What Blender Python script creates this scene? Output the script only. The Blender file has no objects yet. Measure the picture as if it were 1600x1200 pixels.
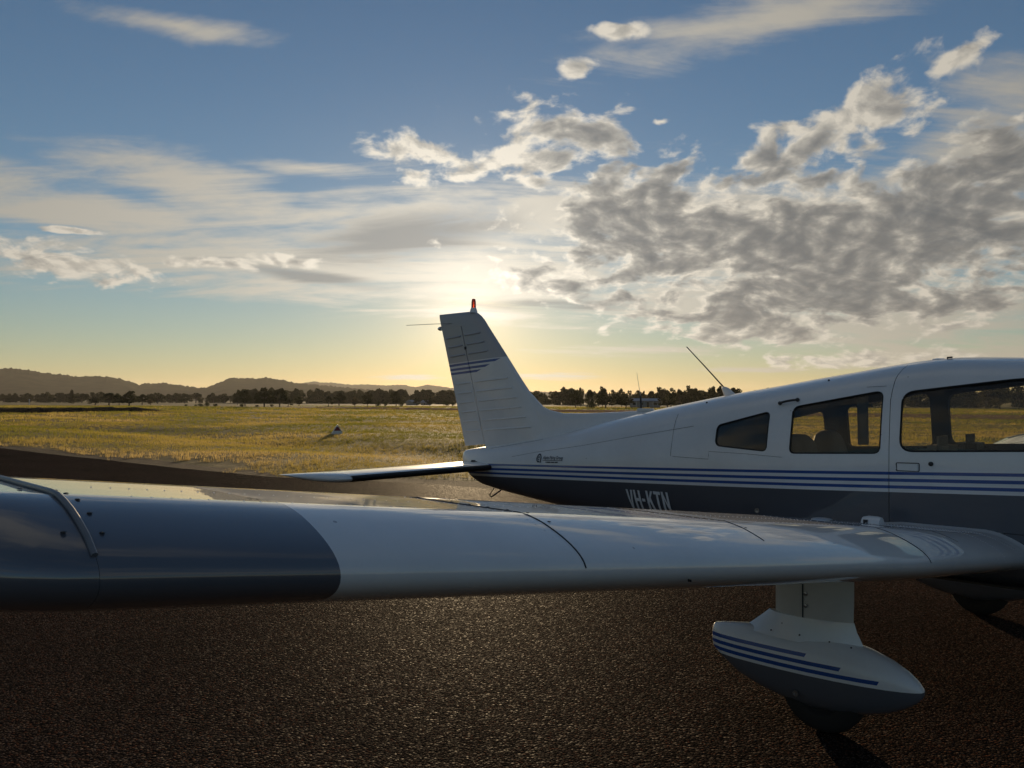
import bpy, bmesh, math, random
import numpy as np
from mathutils import Vector, Matrix
R_ = math.radians
random.seed(7); rng = np.random.default_rng(7)
scene = bpy.context.scene
COL = scene.collection

# ------------------------------------------------------------------ camera
cam_data = bpy.data.cameras.new('camera')
cam = bpy.data.objects.new('camera', cam_data); COL.objects.link(cam)
CAM = Vector((0.76002, -5.58182, 1.6374))
yaw, pitch, roll = R_(42.89735), R_(1.25553), R_(0.19948)
fw = Vector((-math.sin(yaw)*math.cos(pitch), math.cos(yaw)*math.cos(pitch), math.sin(pitch)))
rt = Vector((math.cos(yaw), math.sin(yaw), 0)); up = rt.cross(fw)
r2 = rt*math.cos(roll)+up*math.sin(roll); u2 = -rt*math.sin(roll)+up*math.cos(roll)
m = Matrix((r2, u2, -fw)).transposed().to_4x4(); m.translation = CAM
cam.matrix_world = m
cam_data.sensor_fit = 'HORIZONTAL'; cam_data.sensor_width = 36.0
cam_data.lens = 36.0*1257.89/1600.0
cam_data.clip_start = 0.05; cam_data.clip_end = 30000
scene.camera = cam

# ------------------------------------------------------------------ light
SUN_AZ, SUN_EL = 135.88, 6.37
sun_dir = Vector((math.cos(R_(SUN_EL))*math.cos(R_(SUN_AZ)), math.cos(R_(SUN_EL))*math.sin(R_(SUN_AZ)), math.sin(R_(SUN_EL))))
sl = bpy.data.lights.new('sun', 'SUN'); sl.energy = 5.0; sl.angle = R_(0.53); sl.color = (1.0, 0.74, 0.44)
so = bpy.data.objects.new('sun', sl); COL.objects.link(so)
so.rotation_euler = sun_dir.to_track_quat('Z', 'Y').to_euler(); so.location = (0, 0, 60)

scene.view_settings.view_transform = 'Standard'; scene.view_settings.look = 'None'
scene.view_settings.exposure = 0.0; scene.view_settings.gamma = 1.0
scene.view_settings.use_curve_mapping = False
scene.cycles.use_denoising = True; scene.cycles.use_adaptive_sampling = True; scene.cycles.adaptive_threshold = 0.025
scene.cycles.max_bounces = 8; scene.cycles.diffuse_bounces = 3; scene.cycles.glossy_bounces = 3
scene.cycles.transparent_max_bounces = 16; scene.cycles.volume_bounces = 0
scene.cycles.sample_clamp_indirect = 6.0; scene.cycles.caustics_reflective = False; scene.cycles.caustics_refractive = False

# ------------------------------------------------------------------ node helper
class S:
    """a float or vector socket with arithmetic that adds Math nodes"""
    def __init__(s, nt, sock): s.nt, s.k = nt, sock
    def _m(s, op, *a, clamp=False):
        n = s.nt.nodes.new('ShaderNodeMath'); n.operation = op; n.use_clamp = clamp
        for i, v in enumerate((s,)+a):
            if isinstance(v, S): s.nt.links.new(v.k, n.inputs[i])
            else: n.inputs[i].default_value = v
        return S(s.nt, n.outputs[0])
    def __add__(s, o): return s._m('ADD', o)
    __radd__ = __add__
    def __sub__(s, o): return s._m('SUBTRACT', o)
    def __rsub__(s, o): return (s*-1.0)+o
    def __mul__(s, o): return s._m('MULTIPLY', o)
    __rmul__ = __mul__
    def __truediv__(s, o): return s._m('DIVIDE', o)
    def max(s, o): return s._m('MAXIMUM', o)
    def min(s, o): return s._m('MINIMUM', o)
    def gt(s, o): return s._m('GREATER_THAN', o)
    def lt(s, o): return s._m('LESS_THAN', o)
    def pow(s, o): return s._m('POWER', o)
    def abs(s): return s._m('ABSOLUTE')
    def clamp(s): return s._m('ADD', 0.0, clamp=True)
    def ss(s, a, b):
        n = s.nt.nodes.new('ShaderNodeMapRange'); n.interpolation_type = 'SMOOTHSTEP'
        s.nt.links.new(s.k, n.inputs[0]); n.inputs[1].default_value = a; n.inputs[2].default_value = b
        return S(s.nt, n.outputs[0])
    def lin(s, a, b, c=0.0, d=1.0):
        n = s.nt.nodes.new('ShaderNodeMapRange')
        s.nt.links.new(s.k, n.inputs[0])
        for i, v in enumerate((a, b, c, d)): n.inputs[i+1].default_value = v
        return S(s.nt, n.outputs[0])
def combine(nt, x, y, z=0.0):
    n = nt.nodes.new('ShaderNodeCombineXYZ')
    for i, v in enumerate((x, y, z)):
        if isinstance(v, S): nt.links.new(v.k, n.inputs[i])
        else: n.inputs[i].default_value = v
    return n.outputs[0]
def separate(nt, sock):
    n = nt.nodes.new('ShaderNodeSeparateXYZ'); nt.links.new(sock, n.inputs[0])
    return [S(nt, o) for o in n.outputs]
def noise(nt, vec, scale, detail=4, rough=.5, dist=0.0, lac=2.0, color=False, dim='3D'):
    n = nt.nodes.new('ShaderNodeTexNoise'); n.noise_dimensions = dim
    if vec is not None: nt.links.new(vec, n.inputs['Vector'])
    n.inputs['Scale'].default_value = scale; n.inputs['Detail'].default_value = detail
    n.inputs['Roughness'].default_value = rough; n.inputs['Distortion'].default_value = dist
    n.inputs['Lacunarity'].default_value = lac
    return n.outputs['Color'] if color else S(nt, n.outputs['Fac'])
def mixc(nt, fac, a, b, mode='MIX'):
    n = nt.nodes.new('ShaderNodeMix'); n.data_type = 'RGBA'; n.blend_type = mode; n.clamp_factor = True
    def put(i, v):
        if isinstance(v, S): nt.links.new(v.k, n.inputs[i])
        elif isinstance(v, (int, float)): n.inputs[i].default_value = v
        elif isinstance(v, tuple): n.inputs[i].default_value = (*v, 1.0)
        else: nt.links.new(v, n.inputs[i])
    put(0, fac); put(6, a); put(7, b)
    return n.outputs[2]
def mapping(nt, vec, loc=(0, 0, 0), rot=(0, 0, 0), scale=(1, 1, 1), kind='POINT'):
    n = nt.nodes.new('ShaderNodeMapping'); n.vector_type = kind
    nt.links.new(vec, n.inputs['Vector'])
    n.inputs['Location'].default_value = loc; n.inputs['Rotation'].default_value = rot; n.inputs['Scale'].default_value = scale
    return n.outputs[0]

# ------------------------------------------------------------------ sky: physical sky with cloud layers at their bearings
world = bpy.data.worlds.new('World'); scene.world = world; world.use_nodes = True
nt = world.node_tree; nt.nodes.clear()
out = nt.nodes.new('ShaderNodeOutputWorld'); bg = nt.nodes.new('ShaderNodeBackground')
nt.links.new(bg.outputs[0], out.inputs[0])
world.cycles.sampling_method = 'MANUAL'; world.cycles.sample_map_resolution = 256
SKY_STRENGTH = 0.092
bg.inputs['Strength'].default_value = SKY_STRENGTH
sky = nt.nodes.new('ShaderNodeTexSky'); sky.sky_type = 'NISHITA'; sky.sun_disc = False
sky.sun_elevation = R_(SUN_EL); sky.sun_rotation = math.atan2(sun_dir.x, sun_dir.y)
sky.altitude = 250; sky.air_density = 0.95; sky.dust_density = 0.07; sky.ozone_density = 2.7
tc = nt.nodes.new('ShaderNodeTexCoord'); D = tc.outputs['Generated']
dx, dy, dz = separate(nt, D)
sx, sy = math.cos(R_(SUN_AZ)), math.sin(R_(SUN_AZ))
along = dx*sx + dy*sy                    # towards the sun's bearing
side = dx*sy - dy*sx                     # to the right of it
U = side._m('ARCTAN2', along)*57.29578
E = dz._m('ARCSINE')*57.29578
UE = combine(nt, U, E)
zz = dz.max(0.0) + 0.15
PX, PY = side/zz, along/zz
P = combine(nt, PX, PY)
CUM = [(19.83,11.19,13.83,4.44,0.0),(30.39,11.22,8.3,4.32,8.0),(12.02,12.81,6.25,4.1,0.0),(24.7,7.98,11.83,2.3,0.0),(34.24,13.83,3.68,2.6,25.0),(23.14,16.69,7.68,1.79,24.0),(27.47,18.14,3.23,2.28,30.0),(7.5,18.65,5.93,1.98,-6.0),(4.3,16.8,8.25,1.18,8.0),(-3.92,17.3,3.39,0.92,-5.0),(10.44,24.82,2.04,0.53,0.0),(7.49,22.57,1.46,0.71,15.0),(13.45,19.04,0.89,0.32,0.0),(19.39,5.4,8.82,1.74,3.0),(31.07,6.41,6.75,1.79,0.0),(26.23,2.82,5.0,0.59,0.0),(-25.52,8.5,5.29,1.02,-4.0),(-18.0,9.13,3.59,0.46,0.0),(-12.65,9.52,2.54,0.43,0.0),(6.15,8.28,4.55,1.08,0.0),(31.89,20.59,2.11,0.71,20.0),(4.76,15.31,1.83,0.69,0.0),(-25.9,10.5,1.75,0.19,-2.0)]
CIR = [(20.66,10.72,17.85,5.07,4.0),(-0.0,6.42,5.92,0.72,0.0),(-25.92,11.85,8.77,2.12,-6.0),(-14.74,9.24,17.83,2.55,0.0),(-5.23,11.69,11.65,3.71,8.0),(2.04,9.17,12.79,2.68,0.0),(22.77,24.72,18.74,2.17,5.0,0.42),(-19.76,23.45,7.44,0.94,3.0,0.45),(33.24,15.83,6.5,3.69,25.0,0.25),(28.52,5.32,11.89,2.25,0.0),(6.17,1.86,3.18,0.23,0.0),(16.41,7.01,11.23,2.19,0.0),(-11.85,15.73,6.42,0.66,2.0,0.35),(-18.85,13.99,7.89,1.81,-25.0),(7.51,13.34,9.1,2.61,0.0),(32.1,2.79,9.05,1.03,0.0),(12.02,3.61,7.12,0.45,0.0),(-3.82,1.68,2.7,0.18,0.0),(19.8,2.22,3.76,0.17,0.0)]
DARK = [(-4.33,11.59,7.88,1.84,8.0),(5.7,6.8,7.29,0.45,-3.0),(-11.79,8.61,5.98,0.52,-4.0)]
BANK = [(19.83,10.98,14.67,5.3,0.0),(31.11,11.35,8.9,5.45,8.0),(12.46,13.01,7.35,4.52,0.0),(24.7,8.19,13.01,3.13,0.0),(34.57,13.79,3.66,2.59,25.0),(7.5,18.65,2.74,1.08,-6.0)]
UER = {}
def field(L):
    f = None
    for u0, e0, ru, re, rot, *off in L:
        rot = min((0, 8, 25, -6), key=lambda q: abs(q-rot))
        if rot not in UER: UER[rot] = UE if rot == 0 else mapping(nt, UE, (0, 0, 0), (0, 0, R_(-rot)))
        cr, sr = math.cos(R_(rot)), math.sin(R_(rot)); a, b_ = u0*cr+e0*sr, -u0*sr+e0*cr
        v = nt.nodes.new('ShaderNodeVectorMath'); v.operation = 'MULTIPLY_ADD'; nt.links.new(UER[rot], v.inputs[0])
        v.inputs[1].default_value = (1/ru, 1/re, 0); v.inputs[2].default_value = (-a/ru, -b_/re, 0)
        n = nt.nodes.new('ShaderNodeVectorMath'); n.operation = 'LENGTH'; nt.links.new(v.outputs[0], n.inputs[0])
        d = S(nt, n.outputs['Value'])
        if off and off[0]: d = d + off[0]
        f = d if f is None else f.min(d)
    return 1.0 - f
# angle from the sun
cosg = dx*sun_dir.x + dy*sun_dir.y + dz*sun_dir.z
gam = cosg.min(1.0)._m('ARCCOSINE')*57.29578
near = (gam*-1.0/6.0)._m('EXPONENT')      # forward scattering in the clouds
mid = (gam*-1.0/30.0)._m('EXPONENT')
# --- heap clouds
fc = field(CUM).max(-1.5)
fb = field(BANK).max(-1.0)
zc = dz.max(0.0) + 0.40                   # heap clouds stand up: less flattened towards the horizon
P2 = combine(nt, side/zc, along/zc)
warp = noise(nt, P2, 5.0, 2, .55, color=True, dim='2D')
wv = nt.nodes.new('ShaderNodeVectorMath'); wv.operation = 'MULTIPLY_ADD'
nt.links.new(warp, wv.inputs[0]); wv.inputs[1].default_value = (.07, .07, 0); nt.links.new(P2, wv.inputs[2])
PW = wv.outputs[0]
n1 = noise(nt, PW, 6.5, 4, .55, 0, dim='2D')
nP = noise(nt, PW, 17.0, 7, .56, 0, dim='2D')
# the puffs sampled a little closer to the sun: their slope lights them
tsx, tsy = side/zc*-1.0, along/zc*-1.0 + 1.945
tl = (tsx*tsx+tsy*tsy).pow(.5)*(1/.021)
va = nt.nodes.new('ShaderNodeVectorMath'); va.operation = 'ADD'; nt.links.new(PW, va.inputs[0]); nt.links.new(combine(nt, tsx/tl, tsy/tl), va.inputs[1])
nPb = noise(nt, va.outputs[0], 17.0, 4, .52, 0, dim='2D')
dens = (n1-.5)*2.2 + (nP-.5)*2.7 + fc*1.15 + fb.max(0.0)*.55 - .02
a_c = dens.ss(-.15, .62)
core = (fb*1.7 + .45).ss(-.35, .75)
slope = (nP-nPb)*2.6
# --- ice cloud veil
# unseen broken veil added outside the view to lift the aircraft's ambient light
fill_veil = (noise(nt, P, .55, 2, .5, 0, dim='2D')-.50)*3.5
fi = field(CIR).max(fill_veil - 1.5 + gam.ss(42, 62)*1.4).max(-1.5)
Pc = mapping(nt, P, (0, 0, 0), (0, 0, R_(10)), (.70, 2.4, 1))
n2 = noise(nt, Pc, 1.4, 8, .60, 1.1, dim='2D')
n3 = noise(nt, mapping(nt, P, (0, 0, 0), (0, 0, R_(-14)), (1.3, 2.2, 1)), 4.0, 6, .62, 0, dim='2D')
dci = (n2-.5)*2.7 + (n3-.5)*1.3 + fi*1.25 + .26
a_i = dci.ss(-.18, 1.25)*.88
fd = field(DARK)
dk = (fd + (n2-.5)*1.3).ss(-.25, .7)
K = 1.0/SKY_STRENGTH
def scaled(col, f):
    n = nt.nodes.new('ShaderNodeVectorMath'); n.operation = 'SCALE'
    n.inputs[0].default_value = col; nt.links.new((f*K).k, n.inputs['Scale'])
    return n.outputs[0]
# dust low in the air: the sun's aureole and a warm band along the horizon
aur = (gam*-1.0/3.4)._m('EXPONENT')*1.0 + (gam*-1.0/19.0)._m('EXPONENT')*(E.max(0.0)*-1.0/8.0)._m('EXPONENT')*.15
ad = nt.nodes.new('ShaderNodeVectorMath'); ad.operation = 'ADD'
nt.links.new(sky.outputs[0], ad.inputs[0]); nt.links.new(scaled((1.0, .72, .38), aur), ad.inputs[1])
skyc = mixc(nt, (E.max(0.0)*-1.0/7.0)._m('EXPONENT'), ad.outputs[0], mixc(nt, 1.0, ad.outputs[0], (.86, .72, .56), 'MULTIPLY'))
# ice veil colour: white away from the sun, warm and very bright near it
ci_col = scaled((1.0, .92, .77), mid*.58 + near*.55 + .22)
ci_dark = scaled((.92, .91, .88), mid*.26 + .13)
ci = mixc(nt, dk*.85, ci_col, ci_dark)
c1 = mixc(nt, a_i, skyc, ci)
# heap cloud colour: cream where thin or facing the sun, blue-grey where thick
cu_lit = scaled((1.0, .92, .78), mid*.62 + near*.7 + .38)
cu_shd = scaled((.82, .91, 1.0), mid*.10 + .09)
body = dens.ss(.05, 1.0)
dark = (body*(core*.55 + .20) - slope*(core*.35 + .65) + (nP-.5)*.85*core + (n1-.5)*.9*core + core*.08)
dark = 1.0 - (dark.max(0.0)*-1.9)._m('EXPONENT')
cu = mixc(nt, dark, cu_lit, cu_shd)
c2 = mixc(nt, a_c*.96, c1, cu)
nt.links.new(c2, bg.inputs['Color'])

# ------------------------------------------------------------------ object helpers
def tag(o, label=None, cat=None, group=None, kind=None):
    if label: o['label'] = label
    if cat: o['category'] = cat
    if group: o['group'] = group
    if kind: o['kind'] = kind
    return o
def link(name, me, parent=None):
    o = bpy.data.objects.new(name, me); COL.objects.link(o)
    if parent is not None: o.parent = parent
    return o
def empty(name, loc=(0, 0, 0), rz=0):
    o = bpy.data.objects.new(name, None); COL.objects.link(o); o.location = loc; o.rotation_euler = (0, 0, rz)
    o.empty_display_size = .2
    return o
def mesh(name, verts, faces, mats, parent=None, smooth=False, angle=None, mi=None):
    me = bpy.data.meshes.new(name); me.from_pydata([tuple(v) for v in verts], [], faces); me.validate()
    for mt in (mats if isinstance(mats, (list, tuple)) else [mats]): me.materials.append(mt)
    if mi is not None: me.polygons.foreach_set('material_index', mi)
    if smooth:
        me.polygons.foreach_set('use_smooth', [True]*len(me.polygons))
        if angle: me.set_sharp_from_angle(angle=R_(angle))
    return link(name, me, parent)
def bulk(name, V, F, mat, parent=None, smooth=False, attr=None):
    """V (n,3), F (k,c) with one corner count: fast build"""
    me = bpy.data.meshes.new(name); k, c = F.shape
    me.vertices.add(len(V)); me.vertices.foreach_set('co', V.astype(np.float32).ravel())
    me.loops.add(k*c); me.loops.foreach_set('vertex_index', F.astype(np.int32).ravel())
    me.polygons.add(k); me.polygons.foreach_set('loop_start', np.arange(0, k*c, c, dtype=np.int32))
    me.polygons.foreach_set('loop_total', np.full(k, c, dtype=np.int32))
    if smooth: me.polygons.foreach_set('use_smooth', np.ones(k, bool))
    me.update(); me.materials.append(mat)
    if attr is not None:
        a = me.attributes.new('tone', 'FLOAT', 'POINT'); a.data.foreach_set('value', attr.astype(np.float32))
    return link(name, me, parent)
def loft(rings, closed=True, cap0=True, cap1=True):
    V, F = [], []; n = len(rings[0])
    for r in rings: V += [tuple(p) for p in r]
    for i in range(len(rings)-1):
        for j in range(n if closed else n-1):
            a, b = i*n+j, i*n+(j+1) % n
            F.append((a, b, b+n, a+n))
    if cap0: F.append(tuple(range(n))[::-1])
    if cap1: F.append(tuple(range((len(rings)-1)*n, len(rings)*n)))
    return V, F
def fix(o):
    bm = bmesh.new(); bm.from_mesh(o.data); bmesh.ops.recalc_face_normals(bm, faces=bm.faces); bm.to_mesh(o.data); bm.free(); return o
def tube(name, pts, r, mat, parent=None, n=8, taper=None):
    pts = [Vector(p) for p in pts]; rings = []
    for i, p in enumerate(pts):
        t = (pts[min(i+1, len(pts)-1)]-pts[max(i-1, 0)]).normalized()
        a = t.cross(Vector((0, 0, 1)) if abs(t.z) < .9 else Vector((1, 0, 0))).normalized(); b = t.cross(a)
        rr = r*(1 if taper is None else 1+(taper-1)*i/(len(pts)-1))
        rings.append([p+a*rr*math.cos(k*2*math.pi/n)+b*rr*math.sin(k*2*math.pi/n) for k in range(n)])
    V, F = loft(rings); return mesh(name, V, F, mat, parent, True, 50)
def box(name, c, s, mat, parent=None, bev=.0, rot=None):
    bm = bmesh.new(); bmesh.ops.create_cube(bm, size=1)
    for v in bm.verts: v.co = Vector((v.co.x*s[0], v.co.y*s[1], v.co.z*s[2]))
    if bev: bmesh.ops.bevel(bm, geom=bm.edges[:], offset=bev, segments=2, affect='EDGES')
    M = Matrix.Translation(c)
    if rot is not None: M = M @ rot.to_4x4()
    bmesh.ops.transform(bm, matrix=M, verts=bm.verts)
    me = bpy.data.meshes.new(name); bm.to_mesh(me); bm.free(); me.materials.append(mat)
    return link(name, me, parent)
def lathe(name, prof, mat, parent=None, n=24, M=Matrix.Identity(4), smooth=True, mi=None):
    rings = [[M @ Vector((r*math.cos(k*2*math.pi/n), r*math.sin(k*2*math.pi/n), z)) for k in range(n)] for r, z in prof]
    V, F = loft(rings); return mesh(name, V, F, mat, parent, smooth, 40)

# ------------------------------------------------------------------ material helper
def material(name):
    mt = bpy.data.materials.new(name); mt.use_nodes = True
    nt = mt.node_tree; b = nt.nodes['Principled BSDF']
    t = nt.nodes.new('ShaderNodeTexCoord')
    return mt, nt, b, t.outputs['Object']
def plain(name, col, rough=.5, metal=0.0, spec=.5, var=.15, scale=6.0, emit=None):
    mt, nt, b, oc = material(name)
    f = noise(nt, oc, scale, 5, .6)
    lo = tuple(c*(1-var) for c in col); hi = tuple(min(1, c*(1+var)) for c in col)
    nt.links.new(mixc(nt, f, lo, hi), b.inputs['Base Color'])
    nt.links.new(f.lin(.3, .7, rough*.85, min(1, rough*1.15)).k, b.inputs['Roughness'])
    b.inputs['Metallic'].default_value = metal; b.inputs['Specular IOR Level'].default_value = spec
    return mt
def bump(nt, b, h, strength, dist):
    n = nt.nodes.new('ShaderNodeBump'); n.inputs['Strength'].default_value = strength; n.inputs['Distance'].default_value = dist
    nt.links.new(h.k, n.inputs['Height']); nt.links.new(n.outputs[0], b.inputs['Normal'])
WHITE, GREY, BLUE = (.80, .81, .82), (.062, .070, .088), (.008, .068, .30)
def paint(name, fn, GREY=GREY, ior=1.48):
    """glossy aircraft paint; fn(nt,x,y,z) gives (grey mask, blue mask)"""
    mt, nt, b, oc = material(name)
    x, y, z = separate(nt, oc)
    g, bl = fn(nt, x, y, z)
    n = noise(nt, oc, 2.2, 6, .6); n2 = noise(nt, oc, 38.0, 3, .6)
    white = mixc(nt, (n*.8+n2*.2).lin(.35, .75), WHITE, tuple(c*.86 for c in WHITE))
    c = white
    if g is not None: c = mixc(nt, g, c, mixc(nt, n, GREY, tuple(k*1.25 for k in GREY)))
    if bl is not None: c = mixc(nt, bl, c, BLUE)
    # flecks: chips and bugs
    v = nt.nodes.new('ShaderNodeTexVoronoi'); v.inputs['Scale'].default_value = 7.0; nt.links.new(oc, v.inputs['Vector'])
    fleck = S(nt, v.outputs['Distance']).lt(.030)
    c = mixc(nt, fleck*.6, c, (.06, .055, .05))
    nt.links.new(c, b.inputs['Base Color'])
    nt.links.new(n.lin(.3, .7, .30, .42).k, b.inputs['Roughness'])
    b.inputs['Coat Weight'].default_value = .9; b.inputs['Coat IOR'].default_value = ior
    nt.links.new(n.lin(.3, .7, .008, .03).k, b.inputs['Coat Roughness'])
    wob = noise(nt, oc, 3.2, 2, .5)
    bp = nt.nodes.new('ShaderNodeBump'); bp.inputs['Strength'].default_value = .24; bp.inputs['Distance'].default_value = .005
    nt.links.new(wob.k, bp.inputs['Height'])
    nt.links.new(bp.outputs[0], b.inputs['Normal']); nt.links.new(bp.outputs[0], b.inputs['Coat Normal'])
    return mt
def band(t, a, b): return t.gt(a)*t.lt(b)

# ================================================================== SETTING
def at(u, dist, z=0.0):
    """a point at bearing u degrees right of the sun's bearing, dist metres from the parking spot's edge"""
    a = R_(SUN_AZ-u)
    return Vector((CAM.x+dist*math.cos(a), CAM.y+dist*math.sin(a), z))
EX = np.array([-400, -60, -32, -20, -14.6, -12.8, -11.0, -5, 60, 400]); EY = np.array([1.5, 2.0, 3.0, 3.6, 4.0, 4.9, 5.6, 6.0, 7.5, 12])
def y_edge(x): return np.interp(x, EX, EY)
def vnoise(x, y, s, seed=0):
    """smooth value noise (numpy)"""
    x = np.asarray(x)/s+seed*17.3; y = np.asarray(y)/s+seed*9.1
    xi, yi = np.floor(x), np.floor(y); fx, fy = x-xi, y-yi
    fx = fx*fx*(3-2*fx); fy = fy*fy*(3-2*fy)
    def h(a, b):
        v = np.sin(a*127.1+b*311.7+seed*74.7)*43758.5453
        return v-np.floor(v)
    return (h(xi, yi)*(1-fx)+h(xi+1, yi)*fx)*(1-fy)+(h(xi, yi+1)*(1-fx)+h(xi+1, yi+1)*fx)*fy
def ground_z(x, y):
    d = y-y_edge(x)
    k = np.clip(d/6, 0, 1)*np.clip((70-d)/25, 0, 1)
    h = (vnoise(x, y, 9, 1)-.5)*.30+(vnoise(x, y, 3.2, 2)-.5)*.10
    h = h - .22*np.exp(-((d-9-2*np.sin(x*.11))/3.0)**2)
    return np.where(d > 0, -.012+.05*np.clip(d/1.5, 0, 1)+h*k, -.03)

# field: one sheet to the horizon
mt, nt, b, oc = material('field_grass')
f1 = noise(nt, mapping(nt, oc, scale=(.05, .16, 1)), 1.0, 7, .62); f2 = noise(nt, oc, 1.6, 6, .7); f3 = noise(nt, mapping(nt, oc, scale=(.012, .03, 1)), 1.0, 4, .5)
c = mixc(nt, f1.ss(.38, .62), (.085, .085, .022), (.20, .15, .06))
c = mixc(nt, f2.ss(.3, .75)*.55, c, (.055, .06, .016))
c = mixc(nt, f3.ss(.45, .65)*.5, c, (.22, .165, .075))
nt.links.new(c, b.inputs['Base Color']); b.inputs['Roughness'].default_value = .9; b.inputs['Specular IOR Level'].default_value = .1
bump(nt, b, f2, .8, .12)
M_FIELD = mt
rad = np.concatenate([np.linspace(5, 60, 90), np.geomspace(61.5, 7000, 90)]); ang = np.linspace(0, 2*np.pi, 361)[:-1]
RR, AA = np.meshgrid(rad, ang, indexing='ij'); X = CAM.x+RR*np.cos(AA); Y = CAM.y+RR*np.sin(AA)
Vg = np.stack([X.ravel(), Y.ravel(), ground_z(X, Y).ravel()], 1)
i, j = np.meshgrid(np.arange(len(rad)-1), np.arange(len(ang)), indexing='ij'); n = len(ang)
Fg = np.stack([i*n+j, (i+1)*n+j, (i+1)*n+(j+1) % n, i*n+(j+1) % n], -1).reshape(-1, 4)
tag(bulk('field', Vg, Fg, M_FIELD, smooth=True), kind='structure')

# taxiway: chip seal with a broken edge
mt, nt, b, oc = material('chip_seal')
def vor(scale, feature='F1'):
    v = nt.nodes.new('ShaderNodeTexVoronoi'); v.feature = feature; v.inputs['Scale'].default_value = scale
    nt.links.new(oc, v.inputs['Vector']); return v
v1 = vor(76.0); vd = vor(76.0, 'DISTANCE_TO_EDGE')
rnd = separate(nt, v1.outputs['Color'])
stone = mixc(nt, rnd[0], (.016, .0115, .010), (.135, .092, .072))
stone = mixc(nt, rnd[1].gt(.965), stone, (.19, .135, .105))
stone = mixc(nt, rnd[2].gt(.88), stone, (.11, .05, .032))
big = noise(nt, oc, .55, 5, .6); med = noise(nt, oc, 5.0, 5, .65)
stone = mixc(nt, big.ss(.35, .7)*.45, stone, (.030, .022, .018))
trk = noise(nt, mapping(nt, oc, scale=(.08, 1.1, 1)), 1.0, 4, .55)                   # rolled wheel paths along the taxiway
stone = mixc(nt, trk.ss(.5, .72)*.5, stone, (.028, .021, .018))
oil = noise(nt, oc, 1.1, 3, .5); stone = mixc(nt, oil.ss(.68, .74)*.6, stone, (.012, .010, .009))
tar = S(nt, vd.outputs['Distance']).ss(.0, .28)
c = mixc(nt, tar, (.010, .008, .007), stone)
nt.links.new(c, b.inputs['Base Color'])
nt.links.new((rnd[1]*.3+.55).k, b.inputs['Roughness']); nt.links.new((rnd[0].gt(.80)*.0035+.0006).k, b.inputs['Specular IOR Level'])
dome = (1.0-S(nt, v1.outputs['Distance']))*.8 + rnd[2]*.5 + med*.7
bump(nt, b, dome, .95, .008)
M_SEAL = mt
xs = np.concatenate([np.linspace(-150, -40, 60), np.linspace(-39.7, 8, 330), np.linspace(9, 160, 50)])
ye = y_edge(xs)+.55*(vnoise(xs, xs*0, 1.1, 3)-.5)+.35*(vnoise(xs, xs*0, .35, 4)-.5)+.5*(vnoise(xs, xs*0, 4, 8)-.5)
V = [(x, -90, 0) for x in xs]+[(x, y-1.2, 0) for x, y in zip(xs, y_edge(xs))]+[(x, y, -.004) for x, y in zip(xs, ye)]
n = len(xs); F = [(k, k+1, n+k+1, n+k) for k in range(n-1)]+[(n+k, n+k+1, 2*n+k+1, 2*n+k) for k in range(n-1)]
tag(mesh('taxiway', V, F, M_SEAL), kind='structure')
# worn earth shoulder between the seal and the grass
mt, nt, b, oc = material('dry_earth')
f = noise(nt, oc, 3.0, 8, .7); f2 = noise(nt, oc, 40.0, 4, .7)
nt.links.new(mixc(nt, (f*.6+f2*.4).lin(.3, .7), (.016, .011, .008), (.055, .038, .025)), b.inputs['Base Color'])
b.inputs['Roughness'].default_value = .95; b.inputs['Specular IOR Level'].default_value = .1
bump(nt, b, f*.6+f2*.4, .8, .03); M_EARTH = mt
ys = y_edge(xs)+.45+.6*(vnoise(xs, xs*0, 2.1, 6)-.5)
V = [(x, y-1.0, -.010) for x, y in zip(xs, y_edge(xs))]+[(x, y, .006) for x, y in zip(xs, ys)]+[(x, y+.25, -.03) for x, y in zip(xs, ys)]
F = [(k, k+1, n+k+1, n+k) for k in range(n-1)]+[(n+k, n+k+1, 2*n+k+1, 2*n+k) for k in range(n-1)]
tag(mesh('dirt_shoulder', V, F, M_EARTH), kind='structure')
# pale earth runway across the field
mt, nt, b, oc = material('pale_runway')
f = noise(nt, mapping(nt, oc, scale=(.1, .5, 1)), 1.0, 7, .65)
nt.links.new(mixc(nt, f.lin(.3, .7), (.20, .125, .085), (.32, .21, .15)), b.inputs['Base Color']); b.inputs['Roughness'].default_value = 1; b.inputs['Specular IOR Level'].default_value = 0
rx = np.linspace(-170, 160, 60)
y0 = 84+5*(vnoise(rx, rx*0, 25, 5)-.5)-rx*.05; y1 = 118+8*(vnoise(rx, rx*0, 18, 9)-.5)-rx*.05
V = [(x, a, .055) for x, a in zip(rx, y0)]+[(x, a, .055) for x, a in zip(rx, y1)]
tag(mesh('runway', V, [(k, k+1, 60+k+1, 60+k) for k in range(59)], mt), kind='structure')

# grass blades (uncountable): near tufts fine, far tufts coarser
mt, nt, b, oc = material('grass_blade')
nt.nodes.remove(b); o_ = nt.nodes['Material Output']
at_ = nt.nodes.new('ShaderNodeAttribute'); at_.attribute_name = 'tone'; tone = S(nt, at_.outputs['Fac'])
c = mixc(nt, tone.lin(0, .5), (.15, .165, .024), (.35, .28, .055)); c = mixc(nt, tone.lin(.5, 1), c, (.60, .44, .18))
d1 = nt.nodes.new('ShaderNodeBsdfDiffuse'); d2 = nt.nodes.new('ShaderNodeBsdfTranslucent'); mx = nt.nodes.new('ShaderNodeMixShader')
nt.links.new(c, d1.inputs[0]); nt.links.new(c, d2.inputs[0]); mx.inputs[0].default_value = .6
nt.links.new(d1.outputs[0], mx.inputs[1]); nt.links.new(d2.outputs[0], mx.inputs[2]); nt.links.new(mx.outputs[0], o_.inputs[0])
M_BLADE = mt
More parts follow.
